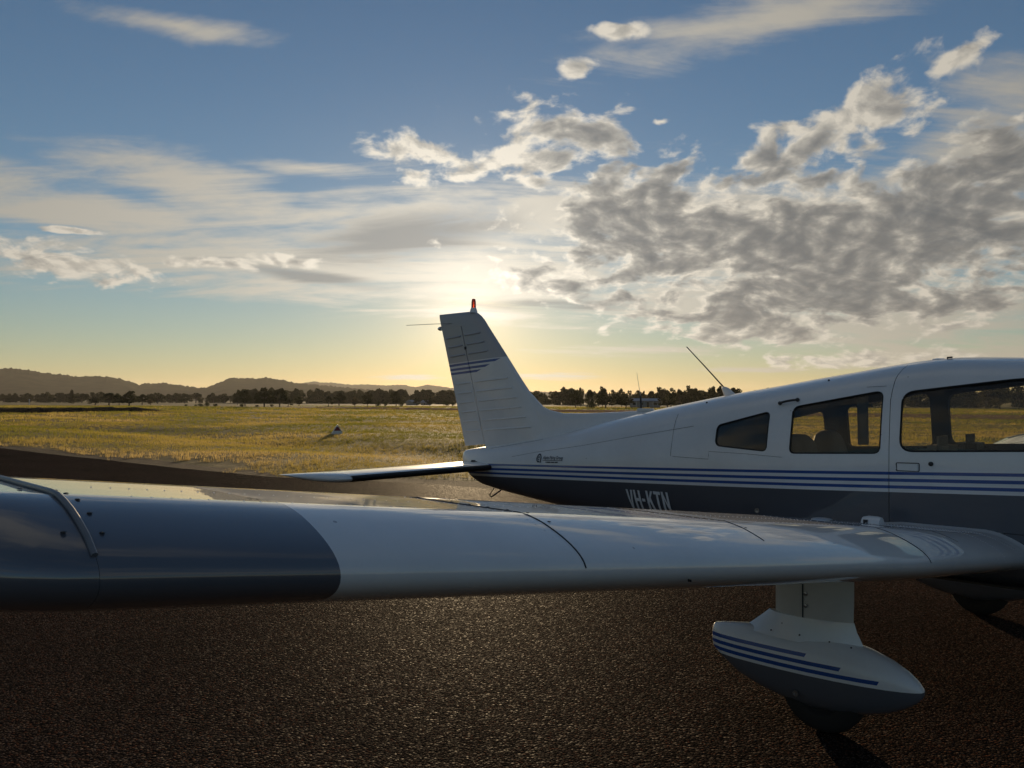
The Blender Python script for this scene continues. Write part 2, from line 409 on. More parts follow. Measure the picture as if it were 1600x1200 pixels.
def blades(px, py, pz, H, Wd, tone, B, spread):
    N = len(px); a = rng.uniform(0, 2*np.pi, (N, B)); r = spread[:, None]*np.sqrt(rng.uniform(0, 1, (N, B)))
    bx = px[:, None]+r*np.cos(a); by = py[:, None]+r*np.sin(a); bz = np.broadcast_to(pz[:, None], bx.shape)
    h = H[:, None]*rng.uniform(.45, 1.15, (N, B)); la = rng.uniform(0, 2*np.pi, (N, B)); le = h*rng.uniform(.05, .6, (N, B))
    ta = rng.uniform(0, np.pi, (N, B)); w = Wd[:, None]*rng.uniform(.6, 1.3, (N, B))
    wx, wy = w*np.cos(ta), w*np.sin(ta)
    V = np.stack([np.stack([bx-wx, by-wy, bz-.02], -1), np.stack([bx+wx, by+wy, bz-.02], -1), np.stack([bx+le*np.cos(la), by+le*np.sin(la), bz+h], -1)], 2).reshape(-1, 3)
    t = np.clip(tone[:, None]+rng.normal(0, .14, (N, B)), 0, 1)
    return V, np.repeat(t.ravel(), 3)
VV, TT = [], []
for r0, r1, den, H, Wd, B in ((8, 22, 85, .085, .0035, 7), (22, 38, 48, .10, .006, 6), (38, 70, 14, .13, .012, 6), (70, 135, 3.2, .18, .028, 6), (135, 260, .6, .26, .07, 6)):
    area = .5*(r1*r1-r0*r0)*R_(100); N = int(area*den)
    r = np.sqrt(rng.uniform(r0*r0, r1*r1, N)); a = R_(SUN_AZ-3)+rng.uniform(-R_(50), R_(50), N)
    x, y = CAM.x+r*np.cos(a), CAM.y+r*np.sin(a); d = y-y_edge(x)
    rag = .45+2.0*(vnoise(x, y, 1.5, 11)-.5)+1.0*(vnoise(x, y, .45, 12)-.5)+1.6*np.clip(vnoise(x, y, 5, 19)-.6, 0, 1)
    on_rw = (y > 84-x*.05) & (y < 118-x*.05)
    patch = vnoise(x, y, 2.6, 13)
    keep = (d > rag) & (rng.uniform(0, 1, N) > np.where(on_rw, .93, 0)) & (rng.uniform(0, 1, N) < .55+.7*patch) & ~((np.abs(x+2) < 9) & (np.abs(y) < 6))
    x, y, d = x[keep], y[keep], d[keep]
    g = vnoise(x, y, 6, 14)*.45+vnoise(x*.35, y, 2.2, 15)*.35+vnoise(x, y, 30, 16)*.35
    tone = np.clip((g-.42)*1.7+.34*np.exp(-d/1.8), 0, 1)
    hs = H*(.45+.7*vnoise(x, y, 1.7, 17)+.9*np.clip(vnoise(x, y, .7, 18)-.55, 0, 1))*(1+.5*np.exp(-d/1.2))
    v, t = blades(x, y, ground_z(x, y), hs, np.full(len(x), Wd), tone, B, np.full(len(x), .05+Wd*6))
    VV.append(v); TT.append(t)
V = np.concatenate(VV); T = np.concatenate(TT)
tag(bulk('grass', V, np.arange(len(V)).reshape(-1, 3), M_BLADE, attr=T), 'olive and straw coloured grass covering the airfield', 'grass', kind='stuff')

# low earth bank with rank brown grass on it
M_BANK = plain('bank_earth', (.045, .032, .020), .95, spec=.05, var=.5, scale=1.5)
us = np.linspace(-50, -19.2, 160); rows = []
for k, u in enumerate(us):
    t = min(1, (-19.2-u)/3.0); hh = (.62*t+.05)*(1+.35*(vnoise(np.array(u*3), np.array(0.), 1.0, 21)-.5))
    dd = 114+4*math.sin(u*.2)
    rows.append([at(u, dd-2.2, -.06), at(u, dd-1.1, hh*.62), at(u, dd-.2, hh), at(u, dd+1.2, hh*.9), at(u, dd+4, -.06)])
V, F = loft(rows, closed=False, cap0=False, cap1=False)
tag(mesh('earth_bank', V, F, M_BANK, smooth=True), kind='structure')
N = 9000; u = rng.uniform(-50, -19.3, N); dd = 114+4*np.sin(u*.2)+rng.uniform(-1.3, 2.2, N); a = np.radians(SUN_AZ-u)
t = np.clip((-19.2-u)/3, 0, 1)
gv, gt = blades(CAM.x+dd*np.cos(a), CAM.y+dd*np.sin(a), .35*t+0*u, .28*(.3+t)*rng.uniform(.5, 1.2, N), np.full(N, .03), np.full(N, .55), 4, np.full(N, .2))
mt, nt, b, oc = material('brown_grass'); b.inputs['Base Color'].default_value = (.10, .062, .030, 1); b.inputs['Roughness'].default_value = .9
tag(bulk('bank_grass', gv, np.arange(len(gv)).reshape(-1, 3), mt), 'rank brown grass along the low dark bank', 'grass', kind='stuff')

# hills
mt, nt, b, oc = material('bush_hill')
f = noise(nt, oc, .02, 8, .65)
nt.links.new(mixc(nt, f.lin(.3, .7), (.018, .020, .010), (.05, .048, .024)), b.inputs['Base Color']); b.inputs['Roughness'].default_value = 1; b.inputs['Specular IOR Level'].default_value = 0
M_HILL = mt
def hills(name, prof, dist, deep, jag):
    pu = np.array([p[0] for p in prof]); pe = np.array([p[1] for p in prof])
    uu = np.arange(pu[0], pu[-1], .06); ee = np.interp(uu, pu, pe)
    kern = np.exp(-np.linspace(-2, 2, 9)**2); kern /= kern.sum(); ee = np.convolve(np.pad(ee, 4, 'edge'), kern, 'valid')
    taper = np.clip((uu-uu[0])/3, 0, 1)*np.clip((uu[-1]-uu)/3, 0, 1)
    V = []; prof_t = [(-1, 0), (-.8, .12), (-.6, .33), (-.4, .56), (-.22, .79), (-.1, .93), (0, 1), (.15, .93), (.4, .6), (1, 0)]
    for u, e, tp in zip(uu, ee, taper):
        z = math.tan(R_(e))*dist+CAM.z
        j = (vnoise(np.array(u), np.array(0.), .09, 31)-.5)*jag+(vnoise(np.array(u), np.array(0.), .3, 32)-.5)*jag*.6
        for s_, q in prof_t:
            bulge = 1+.25*(vnoise(np.array(u), np.array(s_*3.), 1.6, 33)-.5)*(1-q)
            V.append(at(u, dist+s_*deep, max(-.5, z*tp*q*bulge+(j*q if q > .9 else 0)-.5*(q == 0))))
    n = len(prof_t); F = [(a*n+c_, a*n+c_+1, (a+1)*n+c_+1, (a+1)*n+c_) for a in range(len(uu)-1) for c_ in range(n-1)]
    tag(mesh(name, V, F, M_HILL, smooth=True), kind='structure')
hills('hills', [(-39.46,1.128),(-35.52,1.5),(-32.31,1.653),(-29.49,1.836),(-28.77,1.931),(-28.01,1.833),(-26.82,1.623),(-25.42,1.49),(-23.81,1.519),(-22.9,1.37),(-21.93,1.013),(-21.02,1.149),(-20.33,1.158),(-19.28,0.96),(-17.98,0.846),(-16.91,1.241),(-16.22,1.55),(-15.28,1.519),(-14.04,1.578),(-12.99,1.459),(-12.15,1.248),(-10.43,1.086),(-7.82,0.883),(-5.16,0.583),(-1.56,0.055)], 2600, 700, 5.0)
hills('hills', [(-15.48,0.609),(-12.99,0.977),(-11.72,1.208),(-10.87,1.348),(-10.22,1.266),(-9.57,1.271),(-8.48,1.146),(-7.38,1.177),(-6.05,1.119),(-4.72,1.172),(-3.82,0.997),(-3.01,1.183),(-2.02,1.052),(-1.02,0.92),(1.16,0.793),(4.35,0.736),(6.17,0.673),(10.23,0.548),(14.66,0.467),(24.66,0.563),(35.44,0.705),(44.15,0.596)], 5400, 900, 5.0)

# ------------------------------------------------------------------ trees
def foliage(name, c0, c1, tr=.35):
    mt, nt, b, oc = material(name); nt.nodes.remove(b); o_ = nt.nodes['Material Output']
    oi = nt.nodes.new('ShaderNodeObjectInfo'); f = noise(nt, oc, 5.0, 3, .6)
    c = mixc(nt, (f*.7+S(nt, oi.outputs['Random'])*.4-.05).clamp(), c0, c1)
    d1 = nt.nodes.new('ShaderNodeBsdfDiffuse'); d2 = nt.nodes.new('ShaderNodeBsdfTranslucent'); mx = nt.nodes.new('ShaderNodeMixShader')
    nt.links.new(c, d1.inputs[0]); nt.links.new(c, d2.inputs[0]); mx.inputs[0].default_value = tr
    nt.links.new(d1.outputs[0], mx.inputs[1]); nt.links.new(d2.outputs[0], mx.inputs[2]); nt.links.new(mx.outputs[0], o_.inputs[0]); return mt
M_LEAF = foliage('gum_leaves', (.028, .034, .014), (.062, .064, .028)); M_PALE = foliage('pale_leaves', (.10, .085, .045), (.17, .14, .08)); M_BUSH = foliage('bush_leaves', (.030, .040, .014), (.060, .070, .024))
M_BARK = plain('bark', (.09, .075, .06), .9, spec=.1, var=.4)
def crown_mesh(kind, seed):
    g = np.random.default_rng(seed); C = []
    if kind == 1: C = [(0, 0, z, .20*(1.15-z)+.05, .16) for z in np.linspace(.15, .95, 9)]
    elif kind == 3: C = [(g.uniform(-.25, .25), g.uniform(-.25, .25), g.uniform(.2, .6), g.uniform(.2, .3), g.uniform(.2, .32)) for _ in range(7)]+[(0, 0, .45, .4, .4)]
    else:
        for _ in range(int(g.integers(8, 13))):
            a = g.uniform(0, 6.28); r = .36*math.sqrt(g.uniform()); z = g.uniform(.36, .88)
            C.append((r*math.cos(a), r*math.sin(a), z-.25*r, g.uniform(.11, .21), g.uniform(.08, .14)))
        C.append((g.uniform(-.08, .08), g.uniform(-.08, .08), .9, .14, .10))
    P = []
    for cx, cy, cz, rr, rz in C:
        k = 95 if kind != 3 else 80
        d = g.normal(size=(k, 3)); d /= np.linalg.norm(d, axis=1)[:, None]; d *= (g.uniform(.35, 1.08, k)**.6)[:, None]
        P.append(np.array([cx, cy, cz])+d*np.array([rr, rr, rz]))
    P = np.concatenate(P); N = len(P); s = g.uniform(.018, .042, N)[:, None]
    a = g.normal(size=(N, 3)); a /= np.linalg.norm(a, axis=1)[:, None]; b_ = np.cross(a, g.normal(size=(N, 3))); b_ /= np.linalg.norm(b_, axis=1)[:, None]
    V = np.stack([P-a*s-b_*s*.6, P+a*s-b_*s*.6, P+a*s*.7+b_*s, P-a*s*.7+b_*s], 1).reshape(-1, 3); V[:, 2] = np.maximum(V[:, 2], .01)
    return V, np.arange(len(V)).reshape(-1, 4)
def trunk_mesh(kind, seed):
    g = random.Random(seed); V, F = [], []
    def limb(p, q, r0, r1):
        p, q = Vector(p), Vector(q); t = (q-p).normalized(); a = t.cross(Vector((.3, .8, .1))).normalized(); b_ = t.cross(a); o = len(V)
        for c_, r in ((p, r0), (p.lerp(q, .5)+Vector((g.uniform(-.02, .02), g.uniform(-.02, .02), 0)), (r0+r1)/2), (q, r1)):
            for k in range(6): V.append(c_+a*r*math.cos(k*1.0472)+b_*r*math.sin(k*1.0472))
        for i in range(2):
            for k in range(6): F.append((o+i*6+k, o+i*6+(k+1) % 6, o+i*6+6+(k+1) % 6, o+i*6+6+k))
    h = .42 if kind in (0, 2) else .3
    tp = (g.uniform(-.05, .05), g.uniform(-.05, .05), h)
    limb((0, 0, -.02), tp, .035, .024)
    for k in range(5 if kind in (0, 2) else 3):
        a = k*1.256+g.uniform(-.4, .4); limb((tp[0], tp[1], h*g.uniform(.7, 1)), (.28*math.cos(a), .28*math.sin(a), h+g.uniform(.12, .38)), .018, .006)
    return V, F
crowns, trunks, raw = {}, {}, {}
for kind, cnt, mt in ((0, 9, M_LEAF), (1, 1, M_LEAF), (2, 2, M_PALE), (3, 4, M_BUSH)):
    crowns[kind] = []; trunks[kind] = []; raw[kind] = []
    for s_ in range(cnt):
        V, F = crown_mesh(kind, 100*kind+s_); o = bulk('crown', V, F, mt); crowns[kind].append(o.data); raw[kind].append((V, F)); bpy.data.objects.remove(o)
        V, F = trunk_mesh(kind, 100*kind+s_); o = mesh('trunk', V, F, M_BARK, smooth=True); trunks[kind].append(o.data); bpy.data.objects.remove(o)
TREES = [(-27.24,599.0,4.93,10.47,0.0),(-26.45,606.0,6.29,7.23,0.0),(-25.68,403.0,5.62,3.2,1.0),(-25.12,490.0,5.15,7.01,0.0),(-24.58,493.0,5.9,6.27,0.0),(-24.08,495.0,6.31,4.73,0.0),(-23.61,267.0,3.8,5.52,0.0),(-24.4,283.0,2.3,4.5,0.0),(-23.02,268.0,3.25,3.4,0.0),(-22.43,240.0,4.13,5.34,0.0),(-21.68,305.0,3.74,4.36,0.0),(-20.78,420.0,5.19,8.01,0.0),(-20.09,521.0,5.33,6.21,0.0),(-19.66,524.0,6.15,5.42,0.0),(-19.15,472.0,5.38,7.5,0.0),(-18.45,533.0,6.31,8.48,0.0),(-17.38,542.0,6.46,6.46,0.0),(-16.69,547.0,6.14,9.57,0.0),(-15.84,314.0,5.68,2.75,0.0),(-15.35,244.0,4.61,3.89,0.0),(-19.07,229.0,0.76,0.91,3.0),(-18.45,229.0,0.76,0.73,3.0),(-18.17,223.0,1.04,1.42,3.0),(-17.73,223.0,1.46,1.42,3.0),(-17.25,219.0,0.98,1.22,3.0),(-15.55,220.0,0.99,1.22,3.0),(-21.19,286.0,1.97,2.73,2.0),(-14.11,220.0,5.02,5.26,0.0),(-13.1,221.0,4.9,4.22,0.0),(-14.6,220.0,0.67,1.05,3.0),(-12.55,222.0,2.21,2.47,0.0),(-11.83,248.0,2.86,2.56,0.0),(-13.61,221.0,0.84,1.05,3.0),(-9.86,224.0,2.95,2.32,0.0),(-9.12,252.0,4.11,4.0,0.0),(-8.03,215.0,2.59,2.56,2.0),(-7.19,205.0,4.01,2.12,0.0),(-5.2,230.0,4.52,3.1,0.0),(-4.79,244.0,2.02,1.74,3.0),(-3.76,279.0,2.75,2.44,0.0),(-2.87,281.0,2.77,3.12,0.0),(-1.69,284.0,2.36,2.48,3.0),(-1.24,285.0,2.14,1.81,3.0),(-6.49,228.0,1.79,1.63,3.0),(-5.95,229.0,1.97,1.45,3.0),(4.81,620.0,9.87,7.39,0.0),(5.31,620.0,8.41,4.93,0.0),(5.99,491.0,7.79,5.47,0.0),(6.85,402.0,7.97,5.43,0.0),(7.49,205.0,4.38,2.93,0.0),(7.85,257.0,6.1,2.45,0.0),(8.48,230.0,5.09,2.92,0.0),(9.38,261.0,6.6,3.53,0.0),(10.06,301.0,6.18,3.35,0.0),(9.61,209.0,3.96,4.32,0.0),(10.73,265.0,6.06,2.95,0.0),(11.04,202.0,3.41,4.17,0.0),(8.66,207.0,1.97,3.29,3.0),(11.89,309.0,6.07,3.44,0.0),(12.29,311.0,5.85,1.98,0.0),(12.77,313.0,5.89,3.49,0.0),(13.39,316.0,7.41,5.53,0.0),(14.14,245.0,5.93,3.12,0.0),(13.92,219.0,3.59,4.18,0.0),(14.75,280.0,6.1,3.12,0.0),(15.32,282.0,7.23,4.26,0.0),(15.79,250.0,5.82,3.58,0.0),(16.48,287.0,5.33,4.57,0.0),(17.0,255.0,6.48,3.44,0.0),(17.55,257.0,6.71,3.47,0.0),(18.32,260.0,6.17,4.54,0.0),(29.58,280.0,5.17,4.89,0.0),(31.72,260.0,5.08,6.21,0.0),(32.59,265.0,5.49,6.32,0.0),(33.44,270.0,5.92,6.44,0.0),(34.18,274.0,5.22,6.11,0.0),(35.17,281.0,6.61,6.69,0.0),(-28.81,620.0,4.51,12.82,0.0),(-28.08,620.0,4.98,9.86,0.0),(-29.3,620.0,4.89,10.84,0.0)]
planted = []
for k, (u, dist, h, w, kind) in enumerate(TREES):
    kind = int(kind); v = k % len(crowns[kind])
    nm = {0: 'gum_tree', 1: 'cypress_tree', 2: 'dry_tree', 3: 'shrub'}[kind]
    p = at(u, dist); e = empty(nm, (p.x, p.y, float(ground_z(np.array(p.x), np.array(p.y)))), random.uniform(0, 6.28))
    ws = w*1.22
    e.scale = (ws, ws, h) if kind != 1 else (w*2, w*2, h)
    link('trunk', trunks[kind][v], e); link('crown', crowns[kind][v], e)
    planted.append((u, dist, kind, e))
ORD = 'first second third fourth fifth sixth seventh eighth ninth tenth eleventh twelfth thirteenth fourteenth fifteenth sixteenth seventeenth eighteenth nineteenth twentieth'.split()
ORD += ['twenty-'+q for q in ORD[:9]]+['thirtieth']
def name_row(sel, words, cat, group, rev=False):
    row = sorted((t for t in planted if sel(t)), key=lambda t: t[0], reverse=rev)
    for q, t in enumerate(row): tag(t[3], words.format(ORD[q]), cat, group)
name_row(lambda t: t[2] == 1, 'narrow dark cypress-shaped tree before the left hill', 'tree', None)
name_row(lambda t: t[2] == 2 and t[0] < -15, 'pale dry tree below the saddle between the hills', 'tree', None)
name_row(lambda t: t[2] == 2 and t[0] > -15, 'pale grey-green tree before the hazy wood', 'tree', None)
name_row(lambda t: t[2] == 3 and t[0] < 0, '{} small dark shrub leftwards from the tail fin at the field edge', 'shrub', 'shrubs along the far field edge', True)
name_row(lambda t: t[2] == 3 and t[0] > 0, 'low dark bush before the trees right of the tail fin', 'shrub', None)
name_row(lambda t: t[2] == 0 and t[0] < -14, '{} dark gum tree from the left in the tree line below the hills', 'tree', 'gum trees below the left hills')
name_row(lambda t: t[2] == 0 and -14 <= t[0] < 0, '{} dark gum tree leftwards from the tail fin before the hazy wood', 'tree', 'gum trees before the hazy wood', True)
name_row(lambda t: t[2] == 0 and 0 <= t[0] < 19, '{} dark gum tree rightwards from the tail fin in the tree line', 'tree', 'gum trees right of the tail fin')
name_row(lambda t: t[2] == 0 and t[0] >= 19, '{} dark gum tree from the left seen through the cabin windows', 'tree', 'gum trees behind the cabin')
# the wood behind, one mass
VV, FF, o = [], [], 0
def wood(u0, u1, d0, d1, h0, h1, cnt):
    global o
    for _ in range(cnt):
        u = random.uniform(u0, u1); p = at(u, random.uniform(d0, d1)); V, F = raw[0][random.randrange(9)]
        h = random.uniform(h0, h1); w = h*random.uniform(.9, 1.5); a = random.uniform(0, 6.28); ca, sa = math.cos(a), math.sin(a)
        Q = np.stack([(V[:, 0]*ca-V[:, 1]*sa)*w+p.x, (V[:, 0]*sa+V[:, 1]*ca)*w+p.y, np.maximum(V[:, 2]*1.25-.3, 0)*h], 1)
        VV.append(Q); FF.append(F+o); o += len(Q)
wood(-16, -1, 480, 640, 7.4, 9.8, 120); wood(-36, -16, 560, 680, 5.0, 7.0, 90); wood(2, 20, 380, 520, 5.5, 9.0, 80); wood(20, 46, 300, 420, 6.0, 9.0, 80)
tag(bulk('woodland', np.concatenate(VV), np.concatenate(FF), M_LEAF), 'hazy mass of trees closing the far side of the field', 'woodland', kind='stuff')

# ------------------------------------------------------------------ farm buildings, marker
M_ROOF = plain('tin_roof', (.22, .24, .27), .45, metal=.3, var=.2); M_WALL = plain('weatherboard', (.26, .25, .24), .8, var=.15); M_DARKG = plain('dark_glass', (.02, .022, .026), .15); M_TRIM = plain('pale_trim', (.6, .58, .54), .6)
def house(name, u, dist, L, W, H, RH, label, cat, wins, posts=0, rz=0.0, ov=.35):
    p = at(u, dist); e = empty(name, (p.x, p.y, 0), R_(SUN_AZ-u)-math.pi/2+rz)
    tag(e, label, cat)
    box('wall', (0, 0, H/2), (L, W, H), M_WALL, e)
    a, c_ = L/2+ov, W/2+ov; t = .08
    V = [(-a, -c_, H), (a, -c_, H), (a, c_, H), (-a, c_, H), (-a+.1, 0, H+RH), (a-.1, 0, H+RH)]
    V += [(x, y, z+t) for x, y, z in V]
    F = [(6, 7, 11, 10), (8, 9, 10, 11), (0, 4, 5, 1), (2, 5, 4, 3), (0, 1, 7, 6), (2, 3, 9, 8), (9, 6, 10), (7, 8, 11), (0, 3, 4), (1, 5, 2), (0, 6, 9, 3), (1, 2, 8, 7)]
    fix(mesh('roof', V, F, M_ROOF, e))
    for x, w_, z0, z1 in wins:
        f_ = box('window' if z0 > .3 else 'door', (x, -W/2-.02, (z0+z1)/2), (w_, .05, z1-z0), M_TRIM, e)
        box('pane', (x, -W/2-.045, (z0+z1)/2), (w_-.14, .03, z1-z0-.14), M_DARKG, f_)
    for k in range(posts):
        x = -a+.15+k*(2*a-.3)/(posts-1); box('veranda_post', (x, -c_+.1, H/2), (.1, .1, H), M_TRIM, e)
    return e
house('farm_house', 12.35, 236, 8.6, 5, 1.9, .75, 'long low grey farm house with tin roof among the trees', 'house', ((-3, 1.1, .7, 1.6), (-.9, 1.0, .7, 1.6), (.9, .9, .05, 1.7), (2.9, 1.4, .7, 1.6)), 5, ov=.6)
house('tin_shed', -4.05, 345, 4.6, 3.2, 1.2, .9, 'small shed with sunlit pale roof before the wood', 'shed', ((.8, 1.2, .05, 1.0),), rz=.9)
house('tin_shed', -3.1, 350, 3.4, 3, 1.1, 1.0, 'steeper small shed between two round trees before the wood', 'shed', ((.4, .9, .05, .95),), rz=-.7)
p = at(-27.95, 300); e = empty('marker_post', (p.x, p.y, 0)); tag(e, 'thin white post standing below the left hill', 'post')
M_WPAINT = plain('white_board', (.75, .74, .72), .6); M_RPAINT = plain('red_board', (.22, .03, .035), .6)
box('post', (0, 0, .9), (.16, .16, 1.8), M_WPAINT, e); box('cap', (0, 0, 1.84), (.34, .34, .1), M_WPAINT, e)
# gable marker: two sloping boards with a banded end
p = at(-9.24, 40.5); gz = float(ground_z(np.array(p.x), np.array(p.y)))
e = empty('gable_marker', (p.x, p.y, gz), R_(SUN_AZ+9.24)-math.pi/2+.02); tag(e, 'small red and white tent-shaped runway marker in the grass', 'marker')
hw, hh, ln = .30, .47, .7
def slab(name, a, b_, c_, d_, nrm, mat, par):
    nrm = Vector(nrm).normalized()*.02; q = [Vector(x) for x in (a, b_, c_, d_)]
    return fix(mesh(name, q+[x-nrm for x in q], [(0, 1, 2, 3), (7, 6, 5, 4), (0, 4, 5, 1), (1, 5, 6, 2), (2, 6, 7, 3), (3, 7, 4, 0)], mat, par))
for s_ in (-1, 1): slab('panel', (s_*hw, -ln/2, 0), (s_*hw, ln/2, 0), (0, ln/2, hh), (0, -ln/2, hh), (s_*hh, 0, hw), M_WPAINT, e)
for z0, z1, mt, nm in ((0, .17, M_WPAINT, 'white_band'), (.17, .36, M_RPAINT, 'red_band'), (.36, .455, M_WPAINT, 'peak_band')):
    x0, x1 = (hw-.035)*(1-z0/hh), max(.004, (hw-.035)*(1-z1/hh))
    slab(nm, (-x0, -ln/2+.03, z0), (x0, -ln/2+.03, z0), (x1, -ln/2+.03, z1), (-x1, -ln/2+.03, z1), (0, -1, 0), mt, e)

# haze: even air round the whole place
hz = box('haze', (CAM.x, CAM.y, 79), (15000, 15000, 162), M_WALL); hz['kind'] = 'stuff'; hz['label'] = 'thin warm evening haze over the plain'; hz['category'] = 'haze'
mt = bpy.data.materials.new('haze_air'); mt.use_nodes = True; nt = mt.node_tree; nt.nodes.remove(nt.nodes['Principled BSDF'])
pv = nt.nodes.new('ShaderNodeVolumePrincipled'); pv.inputs['Color'].default_value = (.92, .90, .86, 1); pv.inputs['Density'].default_value = .00006; pv.inputs['Anisotropy'].default_value = .35
nt.links.new(pv.outputs[0], nt.nodes['Material Output'].inputs['Volume']); hz.data.materials.clear(); hz.data.materials.append(mt)

# ================================================================== AIRCRAFT (x forward, y to its left, ground z = 0)
plane = empty('light_aircraft'); tag(plane, 'white and grey low-wing light aircraft with blue stripes parked on the taxiway', 'aeroplane')
def fus_paint(nt, x, y, z):
    t = (z - x*.0475 - 1.27)/-.12            # 0 at the top of the first stripe, 1 where the grey begins
    return t.gt(1.0), band(t, 0, .15)+band(t, .33, .49)+band(t, .665, .82)
M_FUS = paint('fuselage_paint', fus_paint)
def fin_paint(nt, x, y, z):
    t = z - x*.06 - (2.012+.06*5.245)
    st = band(t, -.023, 0)+band(t, -.067, -.044)+band(t, -.107, -.085)
    return t.gt(.011), st*((t*3.0-4.55)-x).gt(0.0)
M_FIN = paint('fin_paint', fin_paint, (.36, .37, .40))
M_WING = paint('wing_paint', lambda nt, x, y, z: (y.abs().gt(4.84), None), (.092, .099, .118), 1.8)
M_WHITE = paint('white_paint', lambda nt, x, y, z: (None, None))
def fair_paint(nt, x, y, z):
    t = z - (x+1.0)*.02
    s1 = band(t, .372, .391)*(x+(t-.372)*-.5).lt(-.915); s2 = band(t, .337, .356)*(x+(t-.337)*-.5).lt(-.745); s3 = band(t, .302, .321)*(x+(t-.302)*-.5).lt(-.575)
    return t.lt(.286), s1+s2+s3
M_FAIR = paint('fairing_paint', fair_paint, (.095, .100, .118), 1.3)
M_BLACK = plain('black_rubber', (.012, .012, .013), .55, spec=.3); M_DARK = plain('dark_plastic', (.02, .02, .022), .45); M_STEEL = plain('steel', (.35, .35, .36), .35, metal=.9)
M_CHROME = plain('aluminium', (.6, .6, .62), .25, metal=1.0); M_SEAM = plain('seam_grime', (.05, .055, .065), .7, spec=.2); M_LETTER = plain('letter_white', (.62, .64, .67), .5, var=.06); M_LOGO = plain('logo_ink', (.02, .025, .045), .5)
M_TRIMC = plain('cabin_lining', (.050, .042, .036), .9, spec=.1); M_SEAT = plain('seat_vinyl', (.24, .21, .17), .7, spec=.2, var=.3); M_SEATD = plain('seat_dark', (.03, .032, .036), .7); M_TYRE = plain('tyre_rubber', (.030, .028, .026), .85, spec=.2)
mt, nt, b, oc = material('red_lens'); b.inputs['Base Color'].default_value = (.55, .06, .02, 1); b.inputs['Roughness'].default_value = .15; b.inputs['Transmission Weight'].default_value = .45
M_RED = mt
mt, nt, b, oc = material('tinted_glass'); nt.nodes.remove(b); o_ = nt.nodes['Material Output']
tr = nt.nodes.new('ShaderNodeBsdfTransparent'); gl = nt.nodes.new('ShaderNodeBsdfGlossy'); mx = nt.nodes.new('ShaderNodeMixShader'); fr = nt.nodes.new('ShaderNodeFresnel'); fr.inputs[0].default_value = 1.45
tr.inputs[0].default_value = (.94, .93, .88, 1); gl.inputs['Roughness'].default_value = .03
dn = nt.nodes.new('ShaderNodeBsdfDiffuse'); dn.inputs[0].default_value = (.5, .47, .40, 1); mx2 = nt.nodes.new('ShaderNodeMixShader')
sm = noise(nt, oc, 9.0, 6, .7); nt.links.new(sm.lin(.35, .75, .0, .05).k, mx2.inputs[0])
nt.links.new(fr.outputs[0], mx.inputs[0]); nt.links.new(tr.outputs[0], mx.inputs[1]); nt.links.new(gl.outputs[0], mx.inputs[2])
nt.links.new(mx.outputs[0], mx2.inputs[1]); nt.links.new(dn.outputs[0], mx2.inputs[2]); nt.links.new(mx2.outputs[0], o_.inputs[0])
M_GLASS = mt

# ---- fuselage loft
FS = np.array([  # x, bottom, top, half width, roundness
 (1.84, .98, 1.12, .07, 1), (1.80, .90, 1.20, .17, 1), (1.70, .80, 1.28, .30, .8), (1.50, .71, 1.345, .41, .5), (1.10, .645, 1.40, .48, .2), (.80, .615, 1.44, .525, 0), (.62, .605, 1.52, .54, 0), (.40, .60, 1.665, .55, 0), (.18, .60, 1.80, .55, 0),
 (.02, .60, 1.872, .55, 0), (-.24, .60, 1.911, .55, 0), (-.58, .60, 1.924, .55, 0), (-.76, .60, 1.914, .55, 0), (-.95, .60, 1.888, .55, 0), (-1.19, .60, 1.848, .55, 0), (-1.41, .60, 1.815, .545, .05), (-1.75, .603, 1.758, .522, .15), (-2.04, .61, 1.715, .495, .3),
 (-2.25, .618, 1.68, .475, .4), (-2.78, .645, 1.582, .415, .65), (-3.29, .68, 1.478, .345, .85), (-3.74, .716, 1.365, .28, 1), (-4.01, .742, 1.31, .245, 1), (-4.49, .792, 1.235, .178, 1), (-4.79, .836, 1.195, .125, 1), (-4.95, .905, 1.172, .085, 1), (-5.04, .975, 1.155, .05, 1), (-5.085, 1.05, 1.125, .012, 1)])[::-1]
CAB = np.array([(0, 0), (.30, .001), (.58, .006), (.82, .028), (.95, .085), (1, .17), (1, .34), (1, .50), (.998, .55), (.972, .63), (.93, .72), (.89, .81), (.84, .875), (.74, .93), (.58, .966), (.40, .986), (.2, .997), (0, 1)])
AFT = np.array([(0, 0), (.28, .008), (.52, .035), (.74, .09), (.90, .18), (.98, .30), (1, .40), (1, .53), (.985, .60), (.94, .67), (.87, .745), (.79, .815), (.69, .875), (.57, .925), (.44, .958), (.30, .982), (.15, .996), (0, 1)])
def fpar(x):
    q = np.linspace(-.09, .09, 7); w = np.exp(-(q/.06)**2); w /= w.sum()
    xs = np.clip(x+q, FS[0, 0], FS[-1, 0]) if -4.7 < x < 1.5 else np.full(7, x)
    return [float((np.interp(xs, FS[:, 0], FS[:, k])*w).sum()) for k in (1, 2, 3, 4)]
def half(x):
    zb, zt, w, r = fpar(x); s_ = CAB*(1-r)+AFT*r
    return np.stack([s_[:, 0]*w, zb+s_[:, 1]*(zt-zb)], 1)
def surf(x, z):
    """half width of the fuselage at height z"""
    h = half(x); return float(np.interp(z, h[:, 1], h[:, 0]))
xs = np.concatenate([[-5.085, -5.065, -5.04], np.linspace(-5.0, 1.55, 78), [1.62, 1.70, 1.75, 1.80, 1.825, 1.84]])
rings = []
